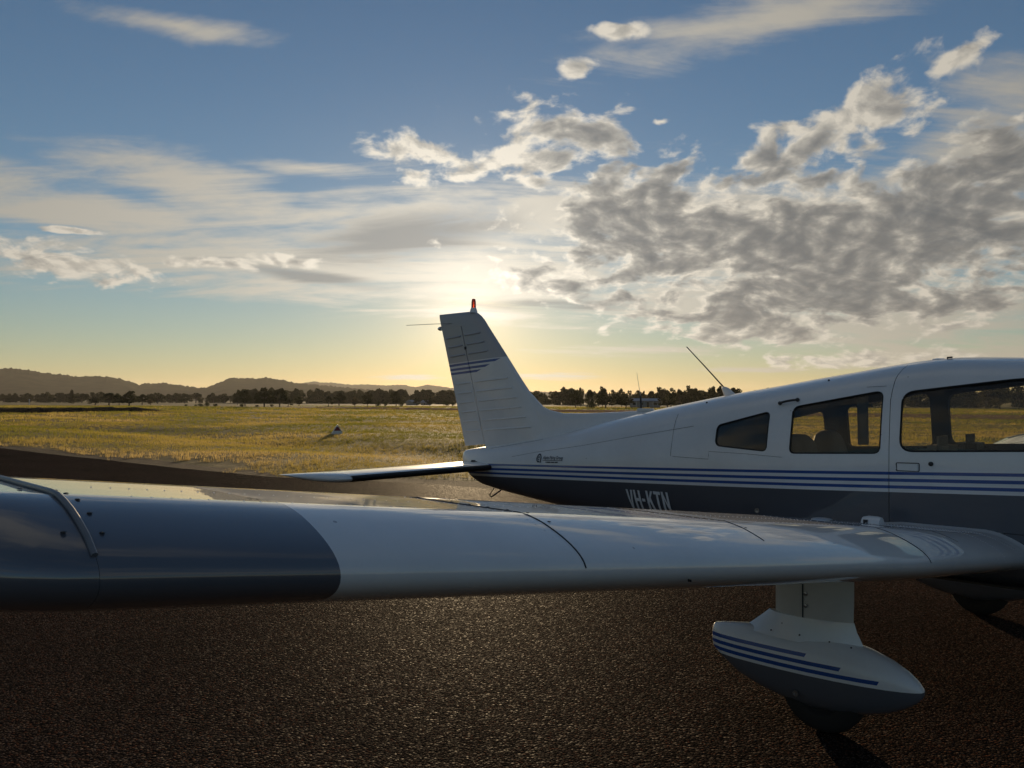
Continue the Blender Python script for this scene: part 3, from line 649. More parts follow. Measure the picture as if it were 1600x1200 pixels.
for x in xs:
    h = half(x)
    # resample smoothly
    t = np.linspace(0, 1, len(h)); tt = np.linspace(0, 1, 27)
    yy, z2 = np.interp(tt, t, h[:, 0]), np.interp(tt, t, h[:, 1])
    yy[1:-1] = (yy[:-2]+2*yy[1:-1]+yy[2:])/4; z2[1:-1] = (z2[:-2]+2*z2[1:-1]+z2[2:])/4
    rings.append([(x, -a, c_) for a, c_ in zip(yy, z2)]+[(x, a, c_) for a, c_ in zip(yy[-2:0:-1], z2[-2:0:-1])])
V, F = loft(rings)
fus = fix(mesh('fuselage', V, F, [M_FUS, M_TRIMC, M_BLACK], plane))
def apply(o, setup):
    md = setup(o); bpy.context.view_layer.update(); dg = bpy.context.evaluated_depsgraph_get()
    me = bpy.data.meshes.new_from_object(o.evaluated_get(dg)); old = o.data; o.modifiers.clear(); o.data = me; me.name = o.name; return o
def solid(th):
    def s_(o):
        md = o.modifiers.new('s', 'SOLIDIFY'); md.thickness = th; md.offset = -1; md.material_offset = 1; md.material_offset_rim = 2; md.use_even_offset = False
    return s_
def boolean(o, cut, op):
    def s_(o):
        md = o.modifiers.new('b', 'BOOLEAN'); md.operation = op; md.object = cut; md.solver = 'EXACT'; md.material_mode = 'TRANSFER'
    return apply(o, s_)
def rounded(poly, r, seg=6):
    out = []; n = len(poly)
    for k in range(n):
        p0, p1, p2 = Vector(poly[k-1]), Vector(poly[k]), Vector(poly[(k+1) % n])
        rr = r if not isinstance(r, (list, tuple)) else r[k]
        a, b_ = (p0-p1).normalized(), (p2-p1).normalized(); s0, s1 = p1+a*rr, p1+b_*rr
        for q in range(seg+1):
            t = q/seg; out.append(((1-t)**2)*s0+2*t*(1-t)*p1+t*t*s1)
    return out
def prism(name, poly, y0, y1, mat=None):
    n = len(poly); V = [(p[0], y0, p[1]) for p in poly]+[(p[0], y1, p[1]) for p in poly]
    F = [tuple(range(n)), tuple(range(2*n-1, n-1, -1))]+[(k, (k+1) % n, n+(k+1) % n, n+k) for k in range(n)]
    return fix(mesh(name, V, F, mat or M_BLACK))
W_Q = rounded([(-2.045, 1.335), (-1.645, 1.314), (-1.645, 1.578), (-2.045, 1.475)], [.045, .035, .04, .035])
W_R = rounded([(-1.478, 1.310), (-.914, 1.336), (-.914, 1.712), (-1.478, 1.608)], [.035, .04, .05, .045])
W_D = rounded([(-.800, 1.352), (.34, 1.405), (.06, 1.775), (-.21, 1.772), (-.800, 1.700)], [.075, .05, .06, .05, .07])
skin = fus.copy(); skin.data = fus.data.copy(); COL.objects.link(skin); apply(skin, solid(.006))
apply(fus, solid(.024))
cuts = [prism('cut', w, -1.2, 1.2) for w in (W_Q, W_R, W_D)]
# windscreen opening
V = [(x, s_*y, z) for x, y, z in ((.86, .40, 1.47), (.20, .36, 1.83)) for s_ in (-1, 1)]
ws = Vector((.37, 0, .66)).normalized(); nrm = Vector((.66, 0, .37*1.0)).normalized()
base = [Vector((.80, -.44, 1.47)), Vector((.80, .44, 1.47)), Vector((.17, .34, 1.83)), Vector((.17, -.34, 1.83))]
mid_ = Vector((.25, 0, .45))
V = [p+mid_ for p in base]+[p-Vector((.12, 0, .16)) for p in base]
cw = fix(mesh('cut', V, [(0, 1, 2, 3), (7, 6, 5, 4), (0, 4, 5, 1), (1, 5, 6, 2), (2, 6, 7, 3), (3, 7, 4, 0)], M_BLACK)); cuts.append(cw)
def door_poly(g): return [(-.862+g, .93+g), (.30-g, .93+g), (.36-g, 1.36), (.07-g, 1.80-g), (.0-g, 2.2), (-.825+g, 2.2), (-.828+g, 1.90), (-.858+g, 1.79), (-.869+g, 1.655), (-.861+g, 1.31)]
for c_ in cuts: boolean(fus, c_, 'DIFFERENCE')
door = fus.copy(); door.data = fus.data.copy(); door.name = 'door'; COL.objects.link(door); door.parent = plane
cd = prism('cut', door_poly(0.0), -1.2, -.27); cd2 = prism('cut', door_poly(.0035), -1.2, -.2735)
boolean(fus, cd, 'DIFFERENCE'); boolean(door, cd2, 'INTERSECT')
for c_ in cuts:
    g_ = skin.copy(); g_.data = skin.data.copy(); COL.objects.link(g_); boolean(g_, c_, 'INTERSECT')
    parts = (None,) if c_ is cw else (-1, 1)
    for s_ in parts:
        bm = bmesh.new(); bm.from_mesh(g_.data)
        if s_ is not None: bmesh.ops.delete(bm, geom=[v for v in bm.verts if v.co.y*s_ < 0], context='VERTS')
        for v in bm.verts: v.co.y *= .992
        me = bpy.data.meshes.new('window'); bm.to_mesh(me); bm.free(); me.materials.clear(); me.materials.append(M_GLASS)
        for p_ in me.polygons: p_.use_smooth = False; p_.material_index = 0
        link('windscreen' if s_ is None else 'window', me, door if (c_ is cuts[2] and s_ == -1) else plane)
    bpy.data.objects.remove(g_)
for o in (fus, door):
    o.data.polygons.foreach_set('use_smooth', [True]*len(o.data.polygons)); o.data.set_sharp_from_angle(angle=R_(32))
for c_ in cuts+[cd, cd2, skin]: bpy.data.objects.remove(c_)
# window rubber beads on the near side
def on_skin(pts, off, s_=-1): return [(p[0], s_*(surf(p[0], p[1])+off), p[1]) for p in pts]
def seam(pts, r=.0011, parent=fus, name='panel_seam', mat=M_SEAM, off=0.0, s_=-1):
    q = []
    for a, b_ in zip(pts[:-1], pts[1:]):
        k = max(2, int(math.hypot(b_[0]-a[0], b_[1]-a[1])/.05)); q += [(a[0]+(b_[0]-a[0])*t/k, a[1]+(b_[1]-a[1])*t/k) for t in range(k)]
    q.append(pts[-1]); return tube(name, on_skin(q, off, s_), r, mat, parent, 6)
for s_ in (-1, 1):
    for w in (W_Q, W_R): seam(w+[w[0]], .0045, fus, 'window_seal', M_BLACK, -.002, s_)
seam(W_D+[W_D[0]], .0055, door, 'window_seal', M_BLACK, -.002); seam(W_D+[W_D[0]], .005, fus, 'window_seal', M_BLACK, -.002, 1)
seam([(-4.25, 1.135), (-3.95, 1.19), (-3.378, 1.273), (-2.75, 1.382), (-2.25, 1.465)])
seam([(-2.40, 1.240), (-2.09, 1.238), (-2.089, 1.292), (-1.80, 1.290), (-1.528, 1.281)])
seam([(-2.42, 1.243), (-2.43, 1.55)]); seam([(-.90, 1.74), (-1.02, 1.735)], parent=fus)
seam([(-4.62, 1.19), (-4.35, 1.235), (-3.95, 1.30)])

V, F = [], []
for line_ in ([(x, 1.232+.0475*x+.07) for x in np.arange(-4.0, -.95, .035)], [(x, 1.05+.0475*x) for x in np.arange(-4.2, -.95, .035)], [(-2.46, z) for z in np.arange(.72, 1.56, .035)], [(-3.35, z) for z in np.arange(.74, 1.40, .035)], [(-4.05, z) for z in np.arange(.80, 1.27, .035)], [(x, 1.275+.20*(x+3.38)+.018) for x in np.arange(-4.0, -2.2, .035)]):
    for x, z in line_:
        p_ = Vector((x, -(surf(x, z)+.0003), z)); o = len(V)
        V += [p_+Vector((.0026*math.cos(k*1.0472), 0, .0026*math.sin(k*1.0472))) for k in range(6)]+[p_-Vector((0, .0013, 0))]
        F += [(o+(k+1) % 6, o+k, o+6) for k in range(6)]
tag(mesh('rivet_rows', V, F, M_FUS, fus, True), kind='stuff')
# ---- lettering on the skin
def decal(name, polys, mat, parent, off=.0035, s_=-1):
    bm = bmesh.new()
    for p in polys: bm.faces.new([bm.verts.new((q[0], 0, q[1])) for q in p])
    bmesh.ops.triangulate(bm, faces=bm.faces[:])
    if max(q[1] for p in polys for q in p)-min(q[1] for p in polys for q in p) > .06: bmesh.ops.subdivide_edges(bm, edges=bm.edges[:], cuts=5, use_grid_fill=True)
    for v in bm.verts: v.co.y = s_*(surf(v.co.x, v.co.z)+off)
    me = bpy.data.meshes.new(name); bm.to_mesh(me); bm.free(); me.materials.append(mat)
    return link(name, me, parent)
def letters(word, x0, z0, h, w, gap, st, lean):
    """condensed block capitals built from strokes"""
    G = {'V': [[(0, 1), (st, 1), (.5, .25), (.5, 0), (.5-st*.5, 0)], [(1-st, 1), (1, 1), (.5+st*.5, 0), (.5, 0), (.5, .25)]],
         'H': [[(0, 0), (st, 0), (st, 1), (0, 1)], [(1-st, 0), (1, 0), (1, 1), (1-st, 1)], [(st, .42), (1-st, .42), (1-st, .58), (st, .58)]],
         '-': [[(0, .42), (.75, .42), (.75, .57), (0, .57)]],
         'K': [[(0, 0), (st, 0), (st, 1), (0, 1)], [(st, .38), (st, .60), (1-st*.9, 1), (1, 1), (1, .97), (.52, .56)], [(.36, .52), (.62, .66), (1.04, 0), (1-st*.9, 0)]],
         'T': [[(0, .84), (1, .84), (1, 1), (0, 1)], [(.5-st/2, 0), (.5+st/2, 0), (.5+st/2, .84), (.5-st/2, .84)]],
         'N': [[(0, 0), (st, 0), (st, 1), (0, 1)], [(1-st, 0), (1, 0), (1, 1), (1-st, 1)], [(st*.7, 1), (st*1.0, .62), (1-st*.7, 0), (1-st, .38)]]}
    out, x = [], x0
    for ch in word:
        ww = w*(.62 if ch == '-' else 1.0)
        out.append([[(x+p[0]*ww*(.75 if False else 1)+(1-p[1])*lean, z0+p[1]*h+(x-x0)*.03) for p in poly] for poly in G[ch]]); x += ww+gap
    return out
for polys in letters('VH-KTN', -2.845, .822, .142, .064, .009, .31, .037): decal('registration_letter', polys, M_LETTER, fus)
def ring_poly(cx, cz, r0, r1, a0, a1, n=14, ex=1.0):
    A = [a0+(a1-a0)*k/n for k in range(n+1)]
    return [[(cx+r0*ex*math.cos(A[k]), cz+r0*math.sin(A[k])), (cx+r1*ex*math.cos(A[k]), cz+r1*math.sin(A[k])), (cx+r1*ex*math.cos(A[k+1]), cz+r1*math.sin(A[k+1])), (cx+r0*ex*math.cos(A[k+1]), cz+r0*math.sin(A[k+1]))] for k in range(n)]
cx, cz = -3.873, 1.145
decal('logo_ring', ring_poly(cx, cz, .026, .038, .3, 5.2, ex=.82), M_LOGO, fus)
decal('logo_ring', ring_poly(cx, cz-.002, .010, .017, .0, 5.6, ex=.82)+[[(cx+.021, cz-.038), (cx+.033, cz-.038), (cx+.033, cz+.012), (cx+.021, cz+.012)]], M_LOGO, fus)
def text(body, x0, z0, size, mat, parent, width, slope=.05):
    cu = bpy.data.curves.new('t', 'FONT'); cu.body = body; cu.size = size; cu.fill_mode = 'FRONT'; cu.offset = size*.012
    o = bpy.data.objects.new('t', cu); COL.objects.link(o); bpy.context.view_layer.update()
    me = bpy.data.meshes.new_from_object(o.evaluated_get(bpy.context.evaluated_depsgraph_get())); bpy.data.objects.remove(o)
    mxx = max(v.co.x for v in me.vertices)
    for v in me.vertices:
        x = x0+v.co.x/mxx*width; z = z0+v.co.y+(x-x0)*slope; v.co = (x, -(surf(x, z)+.0035), z)
    me.materials.clear(); me.materials.append(mat); me.name = 'lettering'; return link('lettering', me, parent)
text('Alpha Flying Group', -3.818, 1.138, .040, M_LOGO, fus, .255)
decal('logo_rule', [[(-3.818, 1.126), (-3.563, 1.139), (-3.563, 1.143), (-3.818, 1.130)]], M_LOGO, fus)
decal('logo_fine_print', [[(x, 1.110+(x+3.775)*.05), (x+w_, 1.110+(x+w_+3.775)*.05), (x+w_, 1.119+(x+w_+3.775)*.05), (x, 1.119+(x+3.775)*.05)] for x, w_ in ((-3.775, .008), (-3.762, .05), (-3.706, .045), (-3.655, .035))], M_LOGO, fus)

# ---- door furniture, grab handle, ports
def on(x, z, off): return Vector((x, -(surf(x, z)+off), z))
h_ = box('door_handle', on(-.755, 1.262, .002), (.115, .012, .040), M_WHITE, door, .003)
seam(rounded([(-.818, 1.238), (-.692, 1.241), (-.692, 1.288), (-.818, 1.285)], .008)+[(-.814, 1.238)], .0028, door, 'handle_recess', M_SEAM)
lathe('door_lock', [(.0, 0), (.013, 0), (.013, .006), (.006, .008), (0, .008)], M_DARK, door, 12, Matrix.Translation(on(-.629, 1.288, 0)) @ Matrix.Rotation(R_(90), 4, 'X'))
tube('grab_handle', [on(-1.585, 1.628, 0), on(-1.578, 1.634, .022), on(-1.53, 1.645, .03), on(-1.49, 1.652, .03), on(-1.458, 1.656, .022), on(-1.45, 1.655, 0)], .0075, M_DARK, fus)
for x, z in ((-1.58, 1.632), (-1.456, 1.655)): lathe('handle_foot', [(0, 0), (.013, 0), (.012, .010), (0, .012)], M_DARK, fus, 10, Matrix.Translation(on(x, z, -.002)) @ Matrix.Rotation(R_(70), 4, 'X'))
lathe('static_port', [(.010, 0), (.016, 0), (.016, .003), (.010, .003), (.004, .001), (0, .001)], M_STEEL, fus, 14, Matrix.Translation(on(-1.706, .918, 0)) @ Matrix.Rotation(R_(90), 4, 'X'))
for x, z in ((-2.219, 1.635), (-1.299, 1.783)): lathe('drain_hole', [(0, 0), (.007, 0), (.007, .003), (0, .003)], M_DARK, fus, 10, Matrix.Translation(on(x, z, 0)) @ Matrix.Rotation(R_(60), 4, 'X'))

# ---- cabin: floor, seats, belt
def seat(x, y, mat, hw_, top, back=.10):
    s_ = empty('seat'); s_.parent = plane
    prof = [(-1, .0), (-1, .62), (-.95, .80), (-.82, .90), (-.60, .965), (-.32, .992), (0, 1.0), (.32, .992), (.60, .965), (.82, .90), (.95, .80), (1, .62), (1, 0)]
    rr = []
    for dx_, sc in ((-.05, .94), (-.03, 1.0), (.03, 1.0), (.055, .93)):
        rr.append([(x+dx_-back*(1-(.62+(top-.62)*pz-.62)/(top-.62))*-1-back, y+py*hw_*sc, .72+(top-.72)*(pz if pz < .5 else pz-(1-sc)*.4)) for py, pz in prof])
    V, F = loft(rr); fix(mesh('backrest', V, F, mat, s_, True, 60))
    box('cushion', (x+.24, y, .76), (.46, hw_*2, .14), mat, s_, .03)
    box('base', (x+.22, y, .665), (.36, hw_*1.6, .09), M_DARK, s_, .01)
    return s_
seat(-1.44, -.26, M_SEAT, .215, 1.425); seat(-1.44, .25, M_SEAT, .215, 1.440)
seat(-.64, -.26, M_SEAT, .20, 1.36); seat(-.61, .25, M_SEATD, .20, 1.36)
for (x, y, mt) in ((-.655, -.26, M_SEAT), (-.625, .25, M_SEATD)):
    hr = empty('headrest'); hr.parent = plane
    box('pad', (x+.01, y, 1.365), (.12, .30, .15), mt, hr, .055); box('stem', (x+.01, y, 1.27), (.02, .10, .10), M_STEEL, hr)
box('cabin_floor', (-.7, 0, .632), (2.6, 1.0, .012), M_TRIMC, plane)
box('shoulder_belt', (-1.055, -.415, 1.535), (.066, .012, .32), M_DARK, plane, .004, Matrix.Rotation(R_(-9), 3, 'X') @ Matrix.Rotation(R_(-4), 3, 'Y'))
box('instrument_panel', (.52, 0, 1.27), (.06, .98, .30), M_DARK, plane, .01); box('glare_shield', (.50, 0, 1.435), (.26, .98, .03), M_DARK, plane, .01)
tube('roof_trim', [(-1.05, .30, 1.77), (-.6, .34, 1.80), (-.2, .36, 1.79), (.08, .36, 1.75)], .018, M_TRIMC, plane)

# ---- wings
WP = dict(xr=-.134, xb=-.141, xt=-.310, z0=.811, dih=.131, cr=1.474, ct=1.142, inc=.058, wo=.020, yb=2.345)
def foil(n=46, t=.15, m_=.025, p=.4):
    bta = np.linspace(0, np.pi, n); x = .5*(1-np.cos(bta))
    yt = 5*t*(.2969*np.sqrt(x)-.126*x-.3516*x**2+.2843*x**3-.1036*x**4)
    yc = np.where(x < p, m_/p**2*(2*p*x-x*x), m_/(1-p)**2*(1-2*p+2*p*x-x*x))
    return x, yc, yt
fx, fyc, fyt = foil()
def _upper(x):
    a = float(np.interp(x, fx, fyc+fyt))
    if x < .15: return a*(1+.115*min(1, x/.10))
    if x < .45: return .0898+(x-.15)*.052
    t = (x-.45)/.55; return .1054*(1-t)*(1+.62*t)-.0*t
_lo = fyc-fyt; _up = np.array([_upper(x) for x in fx]); _up[-1] = _lo[-1]+.002
fyc, fyt = (_up+_lo)/2, (_up-_lo)/2
def wsec(ya):
    s_ = max(0, (ya-WP['yb'])/(5.15-WP['yb']))
    xle = WP['xr']+(WP['xb']-WP['xr'])*(ya-.62)/(WP['yb']-.62) if ya < WP['yb'] else WP['xb']+(WP['xt']-WP['xb'])*s_
    c_ = WP['cr'] if ya < WP['yb'] else WP['cr']+(WP['ct']-WP['cr'])*s_
    return xle, WP['z0']+WP['dih']*(ya-.62), c_, WP['inc']-WP['wo']*(ya-.62)/4.5
def wpt(ya, xc, upper=True, side=-1, off=0.0, tscale=1.0):
    xle, zle, c_, a = wsec(ya); yc = float(np.interp(xc, fx, fyc)); yt = float(np.interp(xc, fx, fyt))*tscale
    z = yc+(yt if upper else -yt)
    return Vector((xle-c_*xc*math.cos(a), side*ya, zle+c_*(z*math.cos(a)-xc*math.sin(a))+(off if upper else -off)))
def wring(ya, side, shrink=1.0, le=0.0):
    xle, zle, c_, a = wsec(ya); X = np.concatenate([fx[::-1], fx[1:-1]]); Z = np.concatenate([(fyc+fyt*shrink)[::-1], (fyc-fyt*shrink)[1:-1]])
    X = le+X*(1-le)
    return [(xle-c_*(x*math.cos(a)), side*ya, zle+c_*(z*math.cos(a)-x*math.sin(a))) for x, z in zip(X, Z)]
def make_wing(side):
    w = empty('wing'); w.parent = plane; WP['dih'] = .131 if side < 0 else .098
    ys = list(np.linspace(.30, 2.30, 12))+list(np.linspace(2.42, 5.188, 26))
    V, F = loft([wring(y, side) for y in ys]); fix(mesh('wing_skin', V, F, M_WING, w, True, 40))
    tip = [(5.1885, 1, 0), (5.23, .995, .004), (5.28, .97, .02), (5.33, .90, .055), (5.37, .78, .11), (5.40, .60, .19), (5.418, .36, .30), (5.424, .12, .40)]
    V, F = loft([wring(y, side, s_, l_) for y, s_, l_ in tip]); fix(mesh('wing_tip', V, F, M_WING, w, True, 50))
    tube('tip_seal', [wpt(5.190, t, True, side, .003) for t in np.linspace(.012, .95, 40)], .0046, M_STEEL_P, w, 8)
    for k, t in enumerate(np.linspace(.045, .60, 15)):
        for dy in ((.022,) if k % 4 else (.022, -.024)): screw(wpt(5.19-dy, t, True, side, .0005), w, .0038)
    def line(ya, t0, t1, r, upper=True): tube('panel_seam', [wpt(ya, t, upper, side, .0) for t in np.linspace(t0**.5, t1**.5, 30)**2], r, M_SEAM, w, 6)
    line(4.262, .001, .8, .0022); line(3.42, .05, .8, .0018); line(2.32, .001, .8, .0020); line(1.62, .06, .8, .0016)
    for t in np.linspace(.10, .55, 10): screw(wpt(4.235, t, True, side, .0005), w, .0036)
    for t in np.linspace(.10, .55, 10): screw(wpt(3.40, t, True, side, .0005), w, .0033)
    # root fairing strip along the fuselage
    rr = []
    for t in np.linspace(.02, 1.0, 30)**1.4:
        a_ = wpt(.74, t, True, side, .0015); b_ = wpt(.64, t, True, side, .006); c0 = wpt(.575, t, True, side, .010); c1 = wpt(.53, t, True, side, .03)
        rr.append([a_, b_, c0, c1])
    V, F = loft(rr, closed=False, cap0=False, cap1=False); mesh('root_fairing', V, F, M_WHITE, w, True)
    rows = []
    for ya in (.76, .80, 1.15): rows += [(wpt(ya, t, True, side, .0006), .0042) for t in np.linspace(.02, .95, 90)**1.3]
    for t in (.16, .30, .62): rows += [(wpt(y, t, True, side, .0003), .0021) for y in np.arange(.85, 5.1, .03)]
    for ya in (1.62, 2.32, 3.42, 4.262): rows += [(wpt(ya+.03, t, True, side, .0003), .0021) for t in np.linspace(.05, .9, 45)]
    V, F = [], []
    for p, r in rows:
        o = len(V); V += [p+Vector((r*math.cos(k*1.0472), r*math.sin(k*1.0472), 0)) for k in range(6)]+[p+Vector((0, 0, r*.45))]
        F += [(o+k, o+(k+1) % 6, o+6) for k in range(6)]
    tag(mesh('rivet_rows', V, F, M_WHITE, w, True), kind='stuff')
    # fuel cap and step plate
    p = wpt(1.95, .38, True, side); lathe('fuel_cap', [(0, 0), (.045, 0), (.045, .006), (.03, .009), (0, .009)], M_STEEL, w, 20, Matrix.Translation(p))
    p = wpt(3.9, .005, False, side); box('stall_vane', p+Vector((.012, 0, -.004)), (.009, .003, .006), M_DARK, w)
    return w
M_STEEL_P = plain('grey_bead', (.16, .175, .20), .35)
bm = bmesh.new(); bmesh.ops.create_uvsphere(bm, u_segments=8, v_segments=5, radius=1)
for v in bm.verts: v.co.z = max(v.co.z, 0)*.35
SCREW = bpy.data.meshes.new('screw'); bm.to_mesh(SCREW); bm.free(); SCREW.materials.append(M_DARK)
def screw(p, parent, r):
    o = link('screw', SCREW, parent); o.location = p; o.scale = (r*1.5, r, r*1.2); return o
wing_r = make_wing(-1); wing_l = make_wing(1)
WP['dih'] = .131
# small air scoop on the near wing root
p = wpt(.80, .50, True, -1)
V, F = loft([[(p.x+dx_, p.y+w_*math.cos(a)*.05, p.z-.004+h_*max(0, math.sin(a))*.055) for a in np.linspace(0, math.pi, 9)] for dx_, w_, h_ in ((-.06, .6, .35), (-.05, .9, .85), (-.02, 1, 1), (.03, 1, 1), (.05, .95, .92))], closed=True)
sc_ = fix(mesh('air_scoop', V, F, M_WHITE, plane, True, 45)); box('scoop_mouth', (p.x-.022, p.y-.046, p.z+.022), (.022, .012, .020), M_DARK, sc_)

# ---- fin, rudder, dorsal fillet
ZL = np.array([1.10, 1.25, 1.42, 1.534, 1.62, 1.683, 1.851, 2.08, 2.304, 2.44, 2.496, 2.526]); XL = np.array([-3.70, -3.82, -3.97, -4.065, -4.12, -4.155, -4.304, -4.494, -4.683, -4.797, -4.855, -4.91])
def xle(z): return float(np.interp(z, ZL, XL))
def xte(z): return -5.051-(z-1.173)*.302
def xhg(z): return -4.764-(z-1.235)*.2925
def thick(x, z):
    c_ = xle(z)-xte(z); t = np.clip((xle(z)-x)/c_, 0, 1)
    return c_*.085*5*(.2969*math.sqrt(t)-.126*t-.3516*t*t+.2843*t**3-.1036*t**4)*1.0
def slab_section(z, xa, xb, n=14, sc=1.0, blunt=False):
    T = np.linspace(0, 1, n)**(1.6 if not blunt else 1.0); xs_ = [xa+(xb-xa)*t for t in T]
    L_ = [(x, -max(thick(x, z)*sc, .0015), z) for x in xs_]; return L_+[(x, -y, z_) for x, y, z_ in L_[::-1]]
zs = list(np.linspace(1.12, 2.408, 26))
V, F = loft([slab_section(z, xle(z), xhg(z)+.006) for z in zs]); fin = fix(mesh('fin', V, F, M_FIN, plane, True, 45))
caps = [(2.394, 1.035), (2.44, 1.03), (2.48, .96), (2.51, .85), (2.526, .6), (2.533, .25)]
V, F = loft([slab_section(z, xle(z)-(1-s_)*.05, xte(z)+(1-s_)*.02, 18, s_) for z, s_ in caps]); fcap = fix(mesh('fin_cap', V, F, M_FIN, plane, True, 50))
zr = list(np.linspace(1.195, 2.400, 24))
V, F = loft([slab_section(z+(.0), xhg(z)-.006, xte(z), 8, 1, True) for z in zr]); rud = fix(mesh('rudder', V, F, M_FIN, plane, True, 45))
for v in rud.data.vertices:
    if v.co.z < 1.22: v.co.z += (v.co.x+5.05)*.10*(1.22-v.co.z)/.025
def bead(par, x0, x1, z, s_):
    n = 10; q = [(x0+(x1-x0)*k/n) for k in range(n+1)]
    tube('stiffening_bead', [(x, s_*(thick(x, z+(x+4.8)*.07)+.0005), z+(x+4.8)*.07) for x in q], .0100, M_FIN, par, 6)
for s_ in (-1, 1):
    for k in range(11):
        z = 1.36+k*.0955
        if .0 < k and abs(z-1.97) < .075: continue
        xh = xhg(z); bead(rud, xh-.03, xh-.03-(xh-xte(z)-.06)*.86, z, s_)
        bead(fin, xh+.04, xh+.04+(xle(z)-xh)*(.70 if z < 2 else .55), z, s_)
for z in (2.17,): box('hinge', (xhg(z), 0, z), (.03, thick(xhg(z), z)*2+.006, .028), M_SEAM, rud)
tops = [(-4.30, 1.80), (-4.22, 1.745), (-4.144, 1.683), (-4.09, 1.635), (-4.042, 1.597), (-3.951, 1.561), (-3.80, 1.536), (-3.60, 1.538), (-3.38, 1.545), (-3.15, 1.556), (-2.985, 1.566), (-2.90, 1.562), (-2.80, 1.54)]
rr = []
for x, zt in tops:
    zb = min(fpar(x)[1]-.06, zt-.02); wb = .030+.035*max(0, min(1, (x+4.3)/.5)); q = max(0, min(1, (zt-zb)/.3))
    rr.append([(x, -wb-.02*q, zb), (x, -wb*.75, zb+(zt-zb)*.35), (x, -wb*.55, zb+(zt-zb)*.7), (x, -wb*.4, zt-.014), (x, -wb*.2, zt-.003), (x, 0, zt), (x, wb*.2, zt-.003), (x, wb*.4, zt-.014), (x, wb*.55, zb+(zt-zb)*.7), (x, wb*.75, zb+(zt-zb)*.35), (x, wb+.02*q, zb)])
V, F = loft(rr); fix(mesh('dorsal_fillet', V, F, M_WHITE, plane, True, 60))
# beacon, tail lamp, whisker aerials
bc = lathe('beacon_base', [(.0, 0), (.040, 0), (.034, .03), (.026, .05), (.0, .05)], M_WHITE, plane, 16, Matrix.Translation((-4.950, 0, 2.517)))
lathe('beacon_lens', [(0, 0), (.024, 0), (.022, .06), (.017, .088), (0, .092)], M_RED, bc, 16, Matrix.Translation((-4.950, 0, 2.567)))
lathe('tail_lamp', [(0, 0), (.022, 0), (.022, .02), (.012, .045), (0, .052)], M_CHROME, rud, 12, Matrix.Translation((-5.425, 0, 2.388)) @ Matrix.Rotation(R_(-90), 4, 'Y'))
for s_ in (-1, 1): tube('whisker_aerial', [(-5.25, s_*.012, 2.43), (-5.45, s_*.10, 2.43), (-5.72, s_*.22, 2.425)], .0028, M_STEEL, fcap, 6)
# stabilator
def stab(side):
    st = empty('stabilator'); st.parent = plane; ZS = 1.020
    def ring(ya, le, te, t_):
        n = 14; bta = np.linspace(0, np.pi, n); x = .5*(1-np.cos(bta)); yt = 5*t_*(.2969*np.sqrt(x)-.126*x-.3516*x**2+.2843*x**3-.1036*x**4)
        X = np.concatenate([x[::-1], x[1:-1]]); Z = np.concatenate([yt[::-1], -yt[1:-1]]); c_ = le-te
        return [(le-c_*a, side*ya, ZS+c_*b_) for a, b_ in zip(X, Z)]
    def le(y): return -4.525+.012*(y/1.8)
    sec = [(y, le(y), -5.255, .105) for y in np.linspace(.06, 1.76, 8)]
    V, F = loft([ring(*s_) for s_ in sec]); sk = fix(mesh('stabilator_skin', V, F, M_WHITE, st, True, 40))
    tipS = [(1.765, le(1.77), -5.26, .105), (1.80, le(1.8)-.005, -5.262, .104), (1.84, -4.545, -5.27, .10), (1.88, -4.60, -5.275, .095), (1.915, -4.70, -5.28, .085), (1.94, -4.85, -5.28, .07), (1.955, -5.02, -5.28, .05), (1.962, -5.18, -5.28, .03)]
    V, F = loft([ring(*s_) for s_ in tipS]); fix(mesh('stabilator_tip', V, F, M_WHITE, st, True, 45))
    # black abrasion boot round the leading edge
    rr = []
    for y in np.linspace(.13, 1.758, 12):
        q = []
        for t, sg_ in [(.045, 1), (.02, 1), (.006, 1), (0, 1), (.006, -1), (.02, -1), (.06, -1), (.12, -1)]:
            yt = 5*.105*(.2969*math.sqrt(t)-.126*t-.3516*t*t+.2843*t**3); c_ = le(y)+5.255
            q.append((le(y)-c_*t+.0015, side*y, ZS+sg_*(c_*yt+.0015)))
        rr.append(q)
    V, F = loft(rr, closed=False, cap0=False, cap1=False); mesh('leading_edge_boot', V, F, M_BLACK, st, True)
    tube('tab_hinge', [(-5.10, side*.08, ZS+.0165), (-5.10, side*1.75, ZS+.0165)], .003, M_SEAM, sk, 6)
    return st
stab(-1); stab(1)
box('stabilator_slot', (-4.80, -.115, 1.055), (.12, .02, .03), M_DARK, plane, .008)
tube('tail_tiedown', [(-4.66, 0, .80), (-4.715, 0, .735), (-4.70, 0, .715), (-4.66, 0, .735), (-4.56, 0, .795)], .007, M_DARK, plane, 6)
# aerials on the roof
an = tube('whip_aerial', [(-2.225, 0, 1.75), (-2.38, 0, 1.908), (-2.547, 0, 2.074)], .0058, M_DARK, plane, 8, .7)
V, F = loft([[(x+dx_*k, y*w_, z) for k, y in ((1, 0), (.5, 1), (-.6, .9), (-1, 0), (-.6, -.9), (.5, -1))] for x, z, dx_, w_ in ((-2.165, 1.67, .055, .024), (-2.180, 1.70, .05, .022), (-2.215, 1.745, .032, .015), (-2.228, 1.757, .015, .009))]); fix(mesh('aerial_mount', V, F, M_WHITE, an, True, 40))
w2 = tube('thin_aerial', [(-2.972, 0, 1.56), (-2.980, 0, 1.692)], .0085, M_DARK, plane, 8, .9)
tube('wire', [(-2.980, 0, 1.69), (-3.0, 0, 1.79), (-3.017, 0, 1.882)], .0022, M_STEEL, w2, 6, .6); box('foot', (-2.93, 0, 1.572), (.16, .05, .03), M_WHITE, w2, .01)
